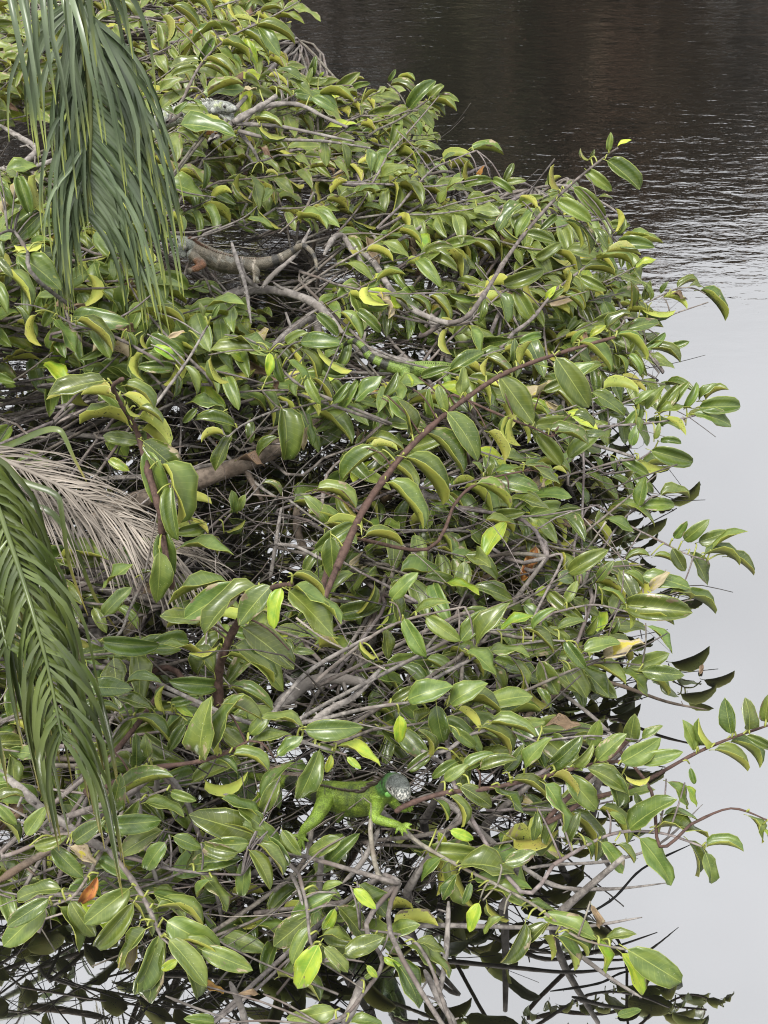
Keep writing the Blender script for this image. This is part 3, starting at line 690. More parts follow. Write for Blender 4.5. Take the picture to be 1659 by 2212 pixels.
G('G', 8, [(500, 80), (630, 40), (760, -30), (850, -70), (960, -108)], .34, .46, .0045, .0022, [(770,-45,740,-120,'n'),(815,-60,780,-124,'U'),(860,-85,845,-175,'n'),(905,-95,895,-175,'n'),(945,-115,955,-185,'n'),(860,-65,932,0,'h'),(900,-80,958,-52,'h'),(820,-45,902,8,'h'),(760,0,770,40)], M_RED)
G('G', 8, [(760, 140), (860, 100), (952, 130)], .3, .3, .003, .0016, [(903,118,937,187,'n'),(942,150,956,195,'Y')], M_RED)
# --- lowest: bottom right
G('I', 8, [(20, 135), (60, 165), (110, 200), (200, 250), (300, 300), (380, 345), (480, 420), (600, 450)], .29, .21, .0045, .0022,
  [(135,160,157,202,'Y'),(165,155,222,177,'Y'),(190,240,327,267,'n'),(110,205,240,215,'h'),(140,225,92,282,'n'),(180,265,145,327,'n'),(225,275,367,300,'n'),(245,300,357,352,'n'),(215,285,195,337),(235,335,212,407,'Y'),(255,335,312,377,'U'),
   (290,370,248,412,'n'),(350,345,432,367,'n'),(395,370,527,427,'n'),(350,385,288,482,'h'),(405,385,338,467,'n'),(395,420,415,477,'U'),(430,420,472,502,'h'),(440,415,502,467),(530,425,550,512,'Y'),(590,460,642,562,'Y'),(605,450,737,532,'n'),(550,425,627,412,'n'),(300,235,377,207,'n'),(515,340,535,400,'B')])
G('I', 8, [(140, 560), (110, 480), (60, 420), (-60, 400)], .22, .26, .004, .002, [(60,440,127,512,'n'),(85,440,162,522,'n'),(20,470,87,597,'n'),(0,420,90,388,'n'),(80,430,152,462,'n'),(0,470,42,490,'Y'),(-20,430,40,470),(-60,290,10,370,'n'),(-75,300,-20,350,'Y')])
G('I', 7, [(740, 260), (760, 340), (770, 430), (800, 480)], .30, .26, .004, .002, [(825,315,720,377,'n'),(770,365,678,442,'n'),(770,395,725,487,'n'),(790,440,737,547,'Y'),(805,445,862,507,'n'),(800,415,882,447,'n'),(840,345,905,427,'n'),(830,350,800,402,'Y'),(855,460,952,420,'n'),(845,175,765,215,'n'),(800,300,850,285),(910,490,935,520,'Y')])
G('I', 7, [(900, 560), (860, 610), (800, 640)], .20, .18, .004, .003, [(830,600,710,620,'n'),(905,520,930,505),(530,632,455,622),(640,560,590,560,'B'),(500,540,555,560,'O'),(870,630,950,640)])
# --- lowest: bottom left
G('H', 7, [(220, 180), (270, 205), (330, 280), (370, 350), (400, 420)], .36, .36, .006, .003,
  [(245,225,327,277,'n'),(320,300,208,387,'n'),(330,335,238,442,'h'),(380,310,492,367,'n'),(390,345,502,397,'h'),(415,380,547,447,'n'),(420,425,512,542,'n'),(395,415,333,562,'n'),(345,390,325,502,'D'),(500,450,627,502,'n'),(400,430,370,582,'n'),(360,400,298,502,'n'),(440,475,400,500,'Y'),(450,430,540,470),(460,480,490,570)])
G('H', 7, [(250, 210), (190, 310), (130, 340)], .35, .32, .004, .002, [(150,300,42,327,'n'),(120,325,17,392,'n'),(110,345,8,442,'n'),(150,345,197,457,'n'),(175,330,237,417,'n'),(240,270,200,332,'O'),(230,290,250,320,'Y')])
G('H', 7, [(270, 205), (400, 245), (500, 260), (600, 265)], .36, .34, .004, .002,
  [(400,155,298,217,'n'),(410,185,363,252,'n'),(430,170,500,200,'n'),(500,265,562,357,'n'),(610,225,600,317,'n'),(620,205,670,302,'n'),(640,190,702,267,'h'),(665,170,717,242,'n'),(700,155,747,217,'n'),(632,165,468,115,'n'),(617,187,507,190,'n'),(480,240,600,225,'h'),(655,150,590,100,'n'),(645,120,550,75,'n'),(690,30,650,110,'n'),(640,170,540,140),(510,190,590,210,'h'),(520,280,490,320)])
G('H', 7, [(130, 170), (220, 150), (320, 90), (420, 50)], .42, .5, .004, .002, [(270,120,222,22,'n'),(275,112,300,12,'n'),(260,140,400,130,'n'),(360,85,457,122,'n'),(305,65,430,22,'h'),(425,60,487,82,'h'),(185,182,262,130,'n'),(85,190,167,168,'h'),(130,195,207,272,'n'),(175,195,235,242,'D'),(65,165,115,95),(-5,90,42,140),(-5,125,47,187),(-5,85,60,72),(300,150,345,80,'h')])
for a, k in exec_groups: traced(*a, **k)

# ---------------------------------------------------------------- leaf sprays that fill the thicket between the traced ones
CZ = [(0,0,1.0),(500,0,1.0),(900,200,.84),(1000,350,.72),(1250,430,.6),(1340,560,.42),(700,500,.72),(300,500,.82),(1000,600,.58),(1440,740,.30),(700,800,.52),(1500,880,.25),(1100,900,.46),(1560,1180,.2),(1100,1200,.38),(1430,1420,.2),
      (600,1300,.4),(200,1300,.42),(900,1500,.34),(1250,1650,.28),(500,1750,.3),(200,1900,.26),(1000,1850,.2),(1300,1950,.1),(600,2050,.22),(900,2150,.15),(0,900,.48),(-150,500,.8),(-150,1500,.4)]
def canopy(u, v):
    a = b = 0
    for x, y, z in CZ:
        w = 1 / ((x - u) ** 2 + (y - v) ** 2 + 900) ** 1.5
        a += w * z; b += w
    return a / b
REG = [(-170,-60),(530,-60),(575,50),(560,120),(640,190),(800,195),(905,220),(915,250),(870,300),(925,375),(1000,405),(1090,420),(1180,410),(1250,440),(1310,520),(1320,640),(1360,720),(1350,820),(1400,890),(1340,960),(1350,1040),(1370,1120),(1400,1200),
       (1400,1280),(1350,1340),(1290,1420),(1160,1470),(1150,1560),(1290,1640),(1300,1720),(1170,1780),(1050,1830),(1000,1920),(880,1980),(780,2060),(500,2060),(300,2010),(150,1930),(-170,1930)]
def inside(u, v, poly=REG):
    c = False; j = len(poly) - 1
    for i in range(len(poly)):
        (xi, yi), (xj, yj) = poly[i], poly[j]
        if (yi > v) != (yj > v) and u < (xj - xi) * (v - yi) / (yj - yi) + xi: c = not c
        j = i
    return c
GAPS = [(520, 985, 210, 110), (400, 900, 90, 70), (130, 900, 190, 90), (560, 1170, 130, 70), (220, 1070, 190, 110), (560, 590, 190, 70), (640, 690, 110, 60), (60, 320, 120, 60), (620, 1480, 110, 70), (820, 1800, 170, 90), (1050, 1900, 120, 60), (350, 2080, 300, 70), (720,540,70,40)]
KEEP = [(500, 560, 190, 50), (640, 548, 60, 45), (855, 775, 110, 30), (770, 1720, 135, 62), (660, 1790, 40, 60), (475, 240, 55, 32), (860, 1780, 60, 60), (835, 1850, 40, 60)]
def in_ell(u, v, L): return any(((u - a) / c) ** 2 + ((v - b) / d) ** 2 < 1 for a, b, c, d in L)
def hides_traced(pts):
    for p in pts:
        u, v, d = proj(p)
        ab = SEGA[:, 2:4] - SEGA[:, 0:2]; ap = np.array((u, v)) - SEGA[:, 0:2]
        t = np.clip((ap * ab).sum(1) / SEGL2, 0, 1)
        dist = np.hypot(ap[:, 0] - ab[:, 0] * t, ap[:, 1] - ab[:, 1] * t)
        if ((dist < .30 * np.sqrt(SEGL2)) & (d < SEGA[:, 4] + .03)).any(): return True
    return False
SEGA = np.array(SEG); SEGL2 = ((SEGA[:, 2:4] - SEGA[:, 0:2]) ** 2).sum(1)
CEN = {'A': [(150, 200), (400, 200), (650, 270), (800, 250)], 'B': [(1000, 450), (1200, 500), (1300, 650), (1050, 640), (850, 420)], 'C': [(100, 600), (350, 750), (600, 700), (700, 850), (150, 900), (500,600)],
       'D': [(950, 950), (1150, 900), (1350, 900), (950, 780), (1300, 1000)], 'E': [(250, 1450), (500, 1400), (600, 1550), (250, 1250)], 'F': [(950, 1280), (1150, 1250), (1350, 1250), (950, 1500), (1150, 1420)],
       'G': [(1000, 1680), (1250, 1680)], 'H': [(100, 1850), (400, 1850), (550, 1900), (250, 1700)], 'I': [(850, 1950), (1000, 1950), (750, 2050)]}
def shrub_of(u, v): return min(CEN, key=lambda k: min((u - a) ** 2 + (v - b) ** 2 for a, b in CEN[k]))
ra = random.Random(21)
def auto_spray(u, v, z, nleaf, Lm, low=False):
    k = shrub_of(u, v); s = SHR[k]
    c = P(u, v, z)
    # branches reach out from the bank (left, back) towards the open water
    az = ra.gauss(-14, 32)
    if ra.random() < .08: az += 180
    el = ra.uniform(-5, 32) if not low else ra.uniform(-15, 20)
    d0 = Vector((math.cos(R(az)) * math.cos(R(el)), math.sin(R(az)) * math.cos(R(el)), math.sin(R(el))))
    Ls = Lm * nleaf * .30
    d1 = (d0 + Vector((ra.uniform(-.2, .2), ra.uniform(-.2, .2), ra.uniform(-.1, .35)))).normalized()
    p0 = c - d0 * Ls * .55
    p0.z = max(p0.z, .04)
    p1 = c.copy(); p2 = c + d1 * Ls * .5
    if p2.z < .06: p2.z = .06
    sm = catmull([p0, p1, p2], 6)
    m = MB(); tint = branch_tint(ra)
    m.add(*tube_geo(sm, taper(len(sm), .0038, .0018), 5), 0, tint)
    stem = min(s.stems, key=lambda q: (q - p0).length)
    run = catmull(root_run(p0, (sm[1] - sm[0]).normalized(), stem, ra) + [p0], 3)
    m.add(*tube_geo(run, taper(len(run), .006, .0038), 5), 0, tint)
    todo = []
    kt, ks, kz = ra.uniform(.3, .65), ra.uniform(.5, .85), ra.uniform(-1.0, -.2)
    pf = ra.uniform(.25, .6); tiltx, tilty = ra.gauss(.15, .15), ra.gauss(-.42, .15)
    for i in range(nleaf):
        t = (i + .5) / nleaf
        x = t * (len(sm) - 1); i0 = int(x); p = sm[i0].lerp(sm[min(i0 + 1, len(sm) - 1)], x - i0)
        tg = (sm[min(i0 + 1, len(sm) - 1)] - sm[i0]).normalized() if i0 < len(sm) - 1 else d1
        side = tg.cross(Vector((0, 0, 1))).normalized() * (1 if i % 2 else -1)
        dr = tg * (kt + ra.gauss(0, .08)) + side * (ks + ra.gauss(0, .08)) + Vector((0, 0, kz + ra.gauss(0, .14))) + XV * .28
        if i == nleaf - 1: dr = tg + Vector((0, 0, ra.uniform(-.3, .2)))
        dr.normalize()
        L = Lm * ra.uniform(.78, 1.15)
        base = p + dr * .012
        tip = base + dr * L
        if tip.z < .02: tip.z = .02 + ra.random() * .03
        mid = (base + tip) * .5
        pu, pv, _ = proj(mid)
        tu_, tv_, _ = proj(tip)
        if in_ell(pu, pv, KEEP) or in_ell(tu_, tv_, KEEP): continue
        if in_ell(pu, pv, GAPS[:9]) and ra.random() < .75: continue
        if hides_traced((base, mid, tip)): continue
        if any((mid.xy - q.xy).length < .13 and mid.z > q.z - .06 for q in CLEAR): continue
        x_ = ra.random()
        if x_ < .88 - pf: fl, roll = 'n', ra.gauss(0, 20)
        elif x_ < .86: fl, roll = 'h', math.degrees(fold_roll(base, tip, 0, 46, ra))
        elif x_ < .955: fl, roll = 'U', ra.choice([-1, 1]) * ra.uniform(60, 115)
        elif x_ < .975: fl, roll = 'Y', ra.gauss(0, 40)
        else: fl, roll = ra.choice('DBBDO'), ra.gauss(0, 60)
        hint = Vector((tiltx + ra.gauss(0, .1), tilty + ra.gauss(0, .1), 1.0))
        todo.append((base, tip, fl, R(roll), hint))
    b = m.build('branch', [M_TWIG, M_PET], s.root, s.loc, color=True)
    for t in todo: put_leaf(s, b, *t, rr=ra)
CLEAR = [D(u, v, d) for u, v, d in ((380, 520, 3.86), (430, 545, 3.86), (480, 565, 3.86), (530, 572, 3.86), (580, 566, 3.86), (630, 545, 3.86), (670, 545, 3.86), (840, 785, 3.7), (900, 790, 3.7), (780, 750, 3.7), (480, 235, 4.1), (455, 232, 4.1), (750, 1715, 2.7), (820, 1700, 2.68), (860, 1705, 2.62))]
placed = []
def scatter(n, spacing, dz, nl, low, vr=(-60, 2060), tries=9000, gapk=None):
    cnt = 0
    for _ in range(tries):
        if cnt >= n: break
        u = ra.uniform(-170, 1420); v = ra.uniform(*vr)
        if ra.random() > max(.3, 1 - v / 2600): continue        # the far side packs more ground into the same picture height
        if not inside(u, v): continue
        if in_ell(u, v, KEEP): continue
        if v > 1750 and ra.random() < .5: continue
        if in_ell(u, v, GAPS) and ra.random() > (gapk if gapk is not None else (.16 if low else .02)): continue
        z = max(.06, canopy(u, v) - dz - (.05 if v > 820 else .01) - ra.uniform(0, .10))
        p = P(u, v, z)
        if any((p - q).length < spacing for q in placed): continue
        placed.append(p); cnt += 1
        auto_spray(u, v, z, ra.randint(*nl), ra.uniform(.084, .116), low)
scatter(215, .105, .0, (6, 10), False)
scatter(170, .085, -.04, (6, 10), False, (-60, 900))
scatter(150, .085, .14, (5, 8), True)
scatter(110, .08, .30, (5, 8), True, (-60, 800), gapk=.6)

# leaves past the counted ones: one mass per shrub
def bake_extra(s):
    if not s.extra: return
    vs, fs, mi, uvv = [], [], [], []
    mats = [M_TOP, M_UND, M_PET, M_YTOP, M_YUND, M_DTOP, M_OTOP, M_BTOP]; idx = {m.name: i for i, m in enumerate(mats)}
    for me, M in s.extra:
        o = len(vs); M2 = Matrix.Translation(-s.loc) @ M
        vs += [tuple(M2 @ v.co) for v in me.vertices]
        ul = me.uv_layers[0].data
        for p in me.polygons:
            fs.append(tuple(i + o for i in p.vertices)); mi.append(idx[me.materials[p.material_index].name])
            uvv += [x for li in p.loop_indices for x in ul[li].uv]
    me = bpy.data.meshes.new('leaf_mass'); me.from_pydata(vs, [], fs)
    for m in mats: me.materials.append(m)
    me.polygons.foreach_set('material_index', mi); me.polygons.foreach_set('use_smooth', [True] * len(fs))
    me.uv_layers.new(name='UVMap').data.foreach_set('uv', uvv); me.update()
    o = bpy.data.objects.new('leaf_mass', me); col.objects.link(o); o.parent = s.root; o['kind'] = 'stuff'
for s in SHR.values(): bake_extra(s)

# ---------------------------------------------------------------- the tangle of bare twigs under the leaves
rt = random.Random(77)
def in_tangle(u, v):
    return inside(u, v) or inside(u + 60, v - 120) and v < 2212 and u < 1250
cnt = 0
for _ in range(9000):
    if cnt >= 1450: break
    u = rt.uniform(-150, 1560); v = rt.uniform(-40, 2230)
    if not inside(u + 40, v): continue
    if v > 1900 and rt.random() < .5: continue
    top = canopy(u, v)
    z = rt.uniform(.0, 1) ** .8 * max(top - .06, .05) + .01
    p = P(u, v, z)
    az = rt.gauss(0, 40) + (180 if rt.random() < .4 else 0); el = rt.gauss(4, 22)
    Ls = rt.uniform(.12, .5)
    d = Vector((math.cos(R(az)) * math.cos(R(el)), math.sin(R(az)) * math.cos(R(el)), math.sin(R(el))))
    q = [p - d * Ls / 2 + Vector((rt.gauss(0, .02), rt.gauss(0, .02), rt.gauss(0, .03))), p, p + d * Ls / 2 + Vector((rt.gauss(0, .03), rt.gauss(0, .03), rt.gauss(0, .04)))]
    if rt.random() < .5: q.append(q[-1] + (d + Vector((rt.gauss(0, .6), rt.gauss(0, .6), rt.gauss(.1, .5)))).normalized() * Ls * .35)
    r0 = rt.choice([.0009, .0012, .0016, .002, .003]) * rt.uniform(.8, 1.2)
    pts = catmull(q, 3)
    g = rt.choice([.3, .45, .6, .8, 1.0, 1.3]) * rt.uniform(.8, 1.25); tint = (g, g * rt.uniform(.93, 1.0), g * rt.uniform(.86, 1.0))
    SHR[shrub_of(u, v)].twigs.add(*tube_geo(pts, taper(len(pts), r0, r0 * .45), 4), 0, tint)
    # a side shoot
    if rt.random() < .6:
        a = pts[len(pts) // 2]; dd = (d * .6 + Vector((rt.gauss(0, .7), rt.gauss(0, .7), rt.gauss(.2, .5)))).normalized() * Ls * rt.uniform(.2, .5)
        SHR[shrub_of(u, v)].twigs.add(*tube_geo([a, a + dd * .5 + Vector((0, 0, .006)), a + dd], [r0 * .6, r0 * .5, r0 * .3], 4), 0, tint)
    cnt += 1
for s in SHR.values():
    o = s.twigs.build('twig_tangle', M_TWIG, s.root, s.loc, color=True); o['kind'] = 'stuff'

# bigger limbs that show between the leaves
def limb(sk, tile, line, z0, z1, r0, r1, mat, name='limb', knots=True, n=9):
    s = SHR[sk]; rr = rseed(*line[0], tile, 5)
    k = len(line)
    pts = catmull([P(*tu(tile, x, y), lerp(z0, z1, i / (k - 1))) for i, (x, y) in enumerate(line)], 6)
    m = MB(); rad = [r * rr.uniform(.88, 1.12) * min(1, .35 + 4 * (1 - i / (len(pts) - 1)), .35 + 4 * i / (len(pts) - 1)) for i, r in enumerate(taper(len(pts), r0, r1))]
    m.add(*tube_geo(pts, rad, n))
    if knots:
        for i in range(2, len(pts) - 1, 4):
            d = Vector((rr.gauss(0, 1), rr.gauss(0, 1), rr.gauss(.3, .8))).normalized()
            Lk = rr.uniform(1.5, 5) * rad[i]
            m.add(*tube_geo([pts[i], pts[i] + d * Lk], [rad[i] * .45, rad[i] * .25], 6))
    m.build(name, mat, s.root, s.loc)
limb('C', 0, [(200, 1120), (260, 1098), (380, 1053), (525, 1003), (625, 953), (700, 900)], .32, .40, .027, .023, M_LOG, 'log')
limb('C', 3, [(950, 290), (965, 200), (990, 165), (1080, 150), (1200, 150), (1330, 190), (1410, 250), (1480, 330)], .60, .62, .011, .013, M_LIMB)
limb('C', 3, [(1130, 140), (1180, 80), (1280, -10), (1340, -120)], .63, .72, .008, .005, M_LIMB)
limb('C', 3, [(1000, -60), (1030, 40), (1060, 130), (1085, 290)], .74, .70, .0075, .004, M_TWIG if False else M_LIMB)
limb('C', 3, [(1120, 140), (1060, 90), (1040, 20)], .625, .70, .008, .006, M_LIMB)
limb('B', 3, [(1180, 390), (1260, 320), (1360, 270), (1380, 420), (1390, 560)], .60, .45, .011, .013, M_LIMB)
limb('B', 4, [(-160, 300), (-100, 410), (0, 440), (150, 470)], .48, .46, .014, .014, M_LIMB)
limb('B', 4, [(200, 250), (250, 380), (290, 480)], .52, .38, .015, .013, M_LIMB)
limb('B', 4, [(-200, -60), (-60, 10), (40, 160), (160, 250), (330, 290), (440, 180)], .62, .55, .010, .008, M_LIMB)
limb('B', 2, [(-60, 1000), (0, 1060), (60, 1040), (200, 960), (420, 880), (560, 850)], .66, .66, .007, .004, M_LIMB)
limb('B', 1, [(1400, 1100), (1440, 1030), (1480, 1020), (1520, 1080), (1580, 1160), (1640, 1250)], .70, .60, .010, .007, M_LIMB)
limb('A', 1, [(-20, 530), (80, 590), (155, 640), (120, 690), (60, 725), (-20, 730)], .84, .80, .009, .010, M_LIMB)
limb('A', 1, [(60, 735), (150, 720), (250, 680), (330, 600)], .80, .84, .009, .006, M_LIMB)
limb('C', 3, [(420, 960), (640, 950), (900, 905), (1050, 880)], .20, .26, .008, .006, M_TWIG if False else M_LIMB)
limb('C', 3, [(150, 760), (420, 780), (640, 800), (900, 830)], .25, .22, .008, .005, M_LIMB)
limb('D', 4, [(60, 890), (120, 980), (180, 1040), (260, 1060)], .24, .2, .017, .014, M_LIMB)
limb('D', 5, [(1165, 300), (1190, 150), (1215, -20)], .2, .34, .006, .0045, M_LIMB)
limb('D', 5, [(1190, 140), (1280, 150), (1400, 210)], .3, .34, .0055, .004, M_LIMB)
limb('D', 5, [(1340, 220), (1290, 100), (1280, -30)], .08, .2, .012, .011, M_LOG)
limb('F', 5, [(1160, 880), (1300, 760), (1420, 720), (1600, 740)], .24, .26, .016, .012, M_LIMB)
limb('F', 5, [(1350, 900), (1450, 840), (1540, 790), (1659, 660)], .34, .38, .008, .006, M_LIMB)
limb('F', 5, [(1080, 1000), (1180, 870), (1320, 700), (1500, 590), (1640, 520)], .36, .42, .006, .004, M_LIMB)
limb('F', 6, [(230, 640), (340, 520), (430, 450), (540, 420), (700, 470), (800, 490)], .05, .06, .008, .003, M_LOG)
limb('F', 6, [(430, 440), (520, 510), (570, 560)], .12, .08, .005, .004, M_LIMB)
limb('E', 0, [(170, 1120), (200, 1320), (230, 1450), (330, 1560)], .22, .12, .017, .014, M_LIMB)
limb('E', 5, [(0, 960), (200, 900), (450, 1010)], .12, .12, .012, .008, M_LIMB)
limb('E', 0, [(340, 1430), (360, 1450), (420, 1470), (520, 1450)], .1, .14, .016, .012, M_LIMB)
limb('G', 8, [(60, 90), (130, 70), (220, 140), (300, 210), (420, 290), (560, 300), (700, 285)], .20, .08, .008, .003, M_LIMB)
limb('G', 8, [(-140, 45), (-60, 70), (40, 150), (110, 205)], .16, .16, .010, .006, M_LIMB)
limb('G', 8, [(350, 250), (420, 240), (560, 230), (680, 190), (790, 90)], .12, .2, .004, .002, M_LIMB)
limb('G', 8, [(430, 400), (560, 330), (640, 250), (760, 190)], .1, .2, .003, .002, M_RED)
limb('H', 7, [(-10, 0), (60, 60), (110, 105), (170, 145), (240, 190), (270, 205)], .42, .36, .010, .006, M_LIMB)
limb('H', 7, [(-10, 285), (60, 240), (130, 200), (180, 160)], .2, .3, .009, .006, M_LOG)
limb('H', 7, [(640, -20), (700, 20), (790, 20)], .16, .2, .013, .011, M_LOG)
limb('I', 7, [(940, 150), (900, 230), (850, 285)], .26, .26, .007, .004, M_LIMB)
limb('I', 7, [(720, 260), (740, 300), (750, 340)], .28, .29, .004, .003, M_LIMB)
limb('I', 7, [(900, 520), (880, 580), (850, 640)], .12, .06, .009, .010, M_LIMB)
limb('I', 7, [(570, 530), (600, 600), (610, 660)], .2, .05, .006, .007, M_LIMB)
limb('I', 8, [(100, 500), (140, 580), (180, 640)], .14, .03, .007, .006, M_LIMB)
limb('I', 8, [(160, 330), (155, 440), (140, 560)], .16, .06, .006, .005, M_LIMB)
limb('I', 8, [(0, 395), (150, 390), (330, 395), (480, 395), (640, 370)], .05, .08, .006, .003, M_LIMB)
limb('I', 8, [(480, 460), (560, 520), (640, 570)], .07, .02, .005, .003, M_LIMB)
limb('I', 7, [(410, 565), (500, 600), (600, 632)], .16, .1, .003, .0015, M_LIMB)

# ---------------------------------------------------------------- palm at the left, its fronds hanging into the picture
def palm_mat(name, a, b_, tipc=None, rough=0.33):
    m, nt, b = new_mat(name); L = nt.links
    oi = N(nt, 'ShaderNodeObjectInfo')
    tc = N(nt, 'ShaderNodeTexCoord')
    n1 = N(nt, 'ShaderNodeTexNoise', Scale=9.0, Detail=3.0); L.new(tc.outputs['Object'], n1.inputs['Vector'])
    c = mixrgb(nt, mrange(nt, n1.outputs['Fac'], .35, .65), a, b_)
    hv = N(nt, 'ShaderNodeHueSaturation'); L.new(c, hv.inputs['Color'])
    L.new(mth(nt, 'MULTIPLY_ADD', oi.outputs['Random'], .6, .7), hv.inputs['Value'])
    c = hv.outputs[0]
    if tipc:
        at = N(nt, 'ShaderNodeAttribute', attribute_name='tint')
        c = mixrgb(nt, mrange(nt, at.outputs['Fac'], .72, 1.0), c, tipc)
    L.new(c, b.inputs['Base Color']); b.inputs['Roughness'].default_value = rough
    return m
M_PALM = palm_mat('palm_leaflet_green', (0.070, 0.100, 0.045), (0.120, 0.155, 0.080), (0.30, 0.34, 0.08))
M_PALM2 = palm_mat('palm_leaflet_olive', (0.045, 0.066, 0.014), (0.085, 0.110, 0.025), (0.22, 0.19, 0.05))
M_DRY = palm_mat('palm_leaflet_dry', (0.19, 0.162, 0.132), (0.30, 0.262, 0.22), None, .75)
M_RACH = palm_mat('palm_rachis_green', (0.16, 0.19, 0.06), (0.22, 0.23, 0.08))
PALM = Vector((-1.95, 3.0, 0))
palm = empty('palm_tree', PALM)
tag(palm, 'palm at the left edge with drooping green fronds and one dry grey frond', 'palm')
m = MB()
tp = [PALM + Vector((0, 0, -.3)), PALM + Vector((.02, 0, .6)), PALM + Vector((.05, .0, 1.3)), PALM + Vector((.08, 0, 1.95))]
tpp = catmull(tp, 10)
m.add(*tube_geo(tpp, [.12 + (.012 if i % 2 else 0) - .0015 * i for i in range(len(tpp))], 14))
m.build('trunk', M_LOG, palm, PALM)
CROWN = PALM + Vector((.08, 0, 1.9))

def blade(path, w, keel=.25, face=None):
    """a long tapering palm leaflet with a keel along its middle"""
    n = len(path); v = []; f = []; c = []
    for i, p in enumerate(path):
        t = i / (n - 1)
        tg = (path[min(i + 1, n - 1)] - path[max(i - 1, 0)]).normalized()
        fc = face - tg * tg.dot(face); fc = fc.normalized() if fc.length > 1e-4 else tg.orthogonal().normalized()
        sd = tg.cross(fc)
        ww = w * min(1, .35 + 5 * t) * (1 - t ** 2.2) ** .8 + .0006
        v += [p - sd * ww + fc * ww * keel, p - fc * ww * keel, p + sd * ww + fc * ww * keel]
        c += [(t, t, t)] * 3
    for i in range(n - 1):
        a, b = i * 3, i * 3 + 3
        f += [(a, a + 1, b + 1, b), (a + 1, a + 2, b + 2, b + 1)]
    return v, f, c
def frond(name, rach, r0, r1, n, Lfun, sidedir, mat, rmat, w, rr, grav=1.0, both=True, t0=.15, spread=.8, lab=None, curlx=0.0, step=10, fwd_=.5, lsp=1.0, kinks=1.0):
    sm = catmull(rach, 8)
    m = MB(); m.add(*tube_geo(sm, taper(len(sm), r0, r1), 6))
    fo = m.build(name, rmat, palm, PALM)
    if lab: fo['label'] = lab
    N_ = len(sm)
    for i in range(n):
        t = lerp(t0, 1.0, (i + rr.random() * .6) / n)
        x = min(t * (N_ - 1), N_ - 1.001); k = int(x); p = sm[k].lerp(sm[k + 1], x - k)
        tg = (sm[k + 1] - sm[k]).normalized()
        sgn = (1 if i % 2 else -1) if both else 1
        sd = sidedir - tg * tg.dot(sidedir); sd.normalize()
        L = Lfun(t, sgn) * rr.uniform(.85, 1.12)
        d = (sd * sgn * spread * (1 if sgn > 0 else lsp) + tg * fwd_ + Vector((rr.gauss(0, .10), rr.gauss(-.10, .12), rr.gauss(.05, .10)))).normalized()
        path = [p.copy()]; q = p.copy()
        kj = rr.randint(2, 6); kink = Vector((rr.gauss(0, .16), rr.gauss(0, .16), rr.gauss(-.1, .12))) * kinks; L *= rr.choice([1, 1, .85, .6]) if kinks > 1 else 1
        ds = L / step; bend_at = rr.uniform(.12, .4); gq = grav * rr.uniform(.8, 1.25)
        for j in range(step):
            s_ = j / step
            g = gq * (.25 + 1.6 * max(0, s_ - bend_at) ** .7) * .42
            d = (d + kink * (1 if j == kj else 0) + Vector((curlx * .1 + rr.gauss(0, .03), rr.gauss(0, .03), -g))).normalized()
            q = q + d * ds; path.append(q.copy())
        face = Vector((rr.gauss(.1, .45), rr.gauss(-.9, .3), rr.gauss(.5, .25)))
        v, f, c = blade(path, w * rr.uniform(.8, 1.2), rr.uniform(.12, .4), face)
        mm = MB()
        mm.v = [tuple(a) for a in v]; mm.f = f; mm.m = [0] * len(f); mm.c = c
        mm.build('leaflet', mat, fo, PALM, color=True)
    return fo
def HP(u, v, dist):
    """point on the (u, v) line of sight at a horizontal distance"""
    d = ray(u, v); return CAMP + d * (dist / d.y)
rp = random.Random(9)
# frond 1: the big one hanging in the upper left
top = [CROWN, CROWN + Vector((.35, .02, .22)), CROWN + Vector((.72, .05, .12)), HP(150, -90, 3.15), HP(172, 20, 3.13), HP(188, 140, 3.12), HP(196, 260, 3.11), HP(193, 360, 3.1), HP(188, 470, 3.1)]
frond('frond', top, .016, .003, 210, lambda t, s: (.47 if s > 0 else .40) * rp.choice([1, 1, .8, .65]) * (1 if t < .8 else .8), XV, M_PALM, M_RACH, .0050, rp, 1.35, t0=.46, spread=.95, fwd_=.6, lsp=.40, lab='big green frond hanging in front of the leaves')
# frond 2: its leaflets only hang into the corner
top = [CROWN, CROWN + Vector((.2, -.1, .15)), HP(-160, -170, 3.05), HP(-60, -110, 3.0), HP(30, -90, 2.98), HP(110, -70, 2.97), HP(150, -50, 2.97)]
frond('frond', top, .014, .004, 34, lambda t, s: .42 if rp.random() < .6 else .33, Vector((.2, -.6, -.3)), M_PALM, M_RACH, .0062, rp, 2.2, t0=.3, spread=.5, fwd_=.2, lab='green frond whose leaflet ends hang into the top corner')
# frond 3, 4: lower left, older and more olive
top = [CROWN + Vector((0, 0, -.2)), CROWN + Vector((.3, -.2, -.2)), HP(-160, 860, 2.15), HP(-80, 960, 2.02), HP(-20, 1060, 1.92), HP(25, 1180, 1.82), HP(70, 1320, 1.72), HP(105, 1450, 1.66), HP(135, 1600, 1.6)]
frond('frond', top, .008, .0022, 110, lambda t, s: (.44 if s > 0 else .34) * (1.1 - .25 * t), XV, M_PALM2, M_PALM2, .0040, rp, 6.0, t0=.30, spread=.55, fwd_=.3, kinks=2.2, lab='olive frond hanging at the left edge')
top = [CROWN + Vector((0, 0, -.25)), CROWN + Vector((.2, -.3, -.3)), HP(-220, 920, 2.1), HP(-130, 1000, 2.0), HP(-60, 1100, 1.9), HP(-20, 1240, 1.8), HP(15, 1400, 1.7)]
frond('frond', top, .008, .0022, 70, lambda t, s: (.46 if s > 0 else .32), XV, M_PALM2, M_PALM2, .0040, rp, 6.0, t0=.3, spread=.55, fwd_=.3, kinks=2.2, lab='olive frond mostly outside the left edge')
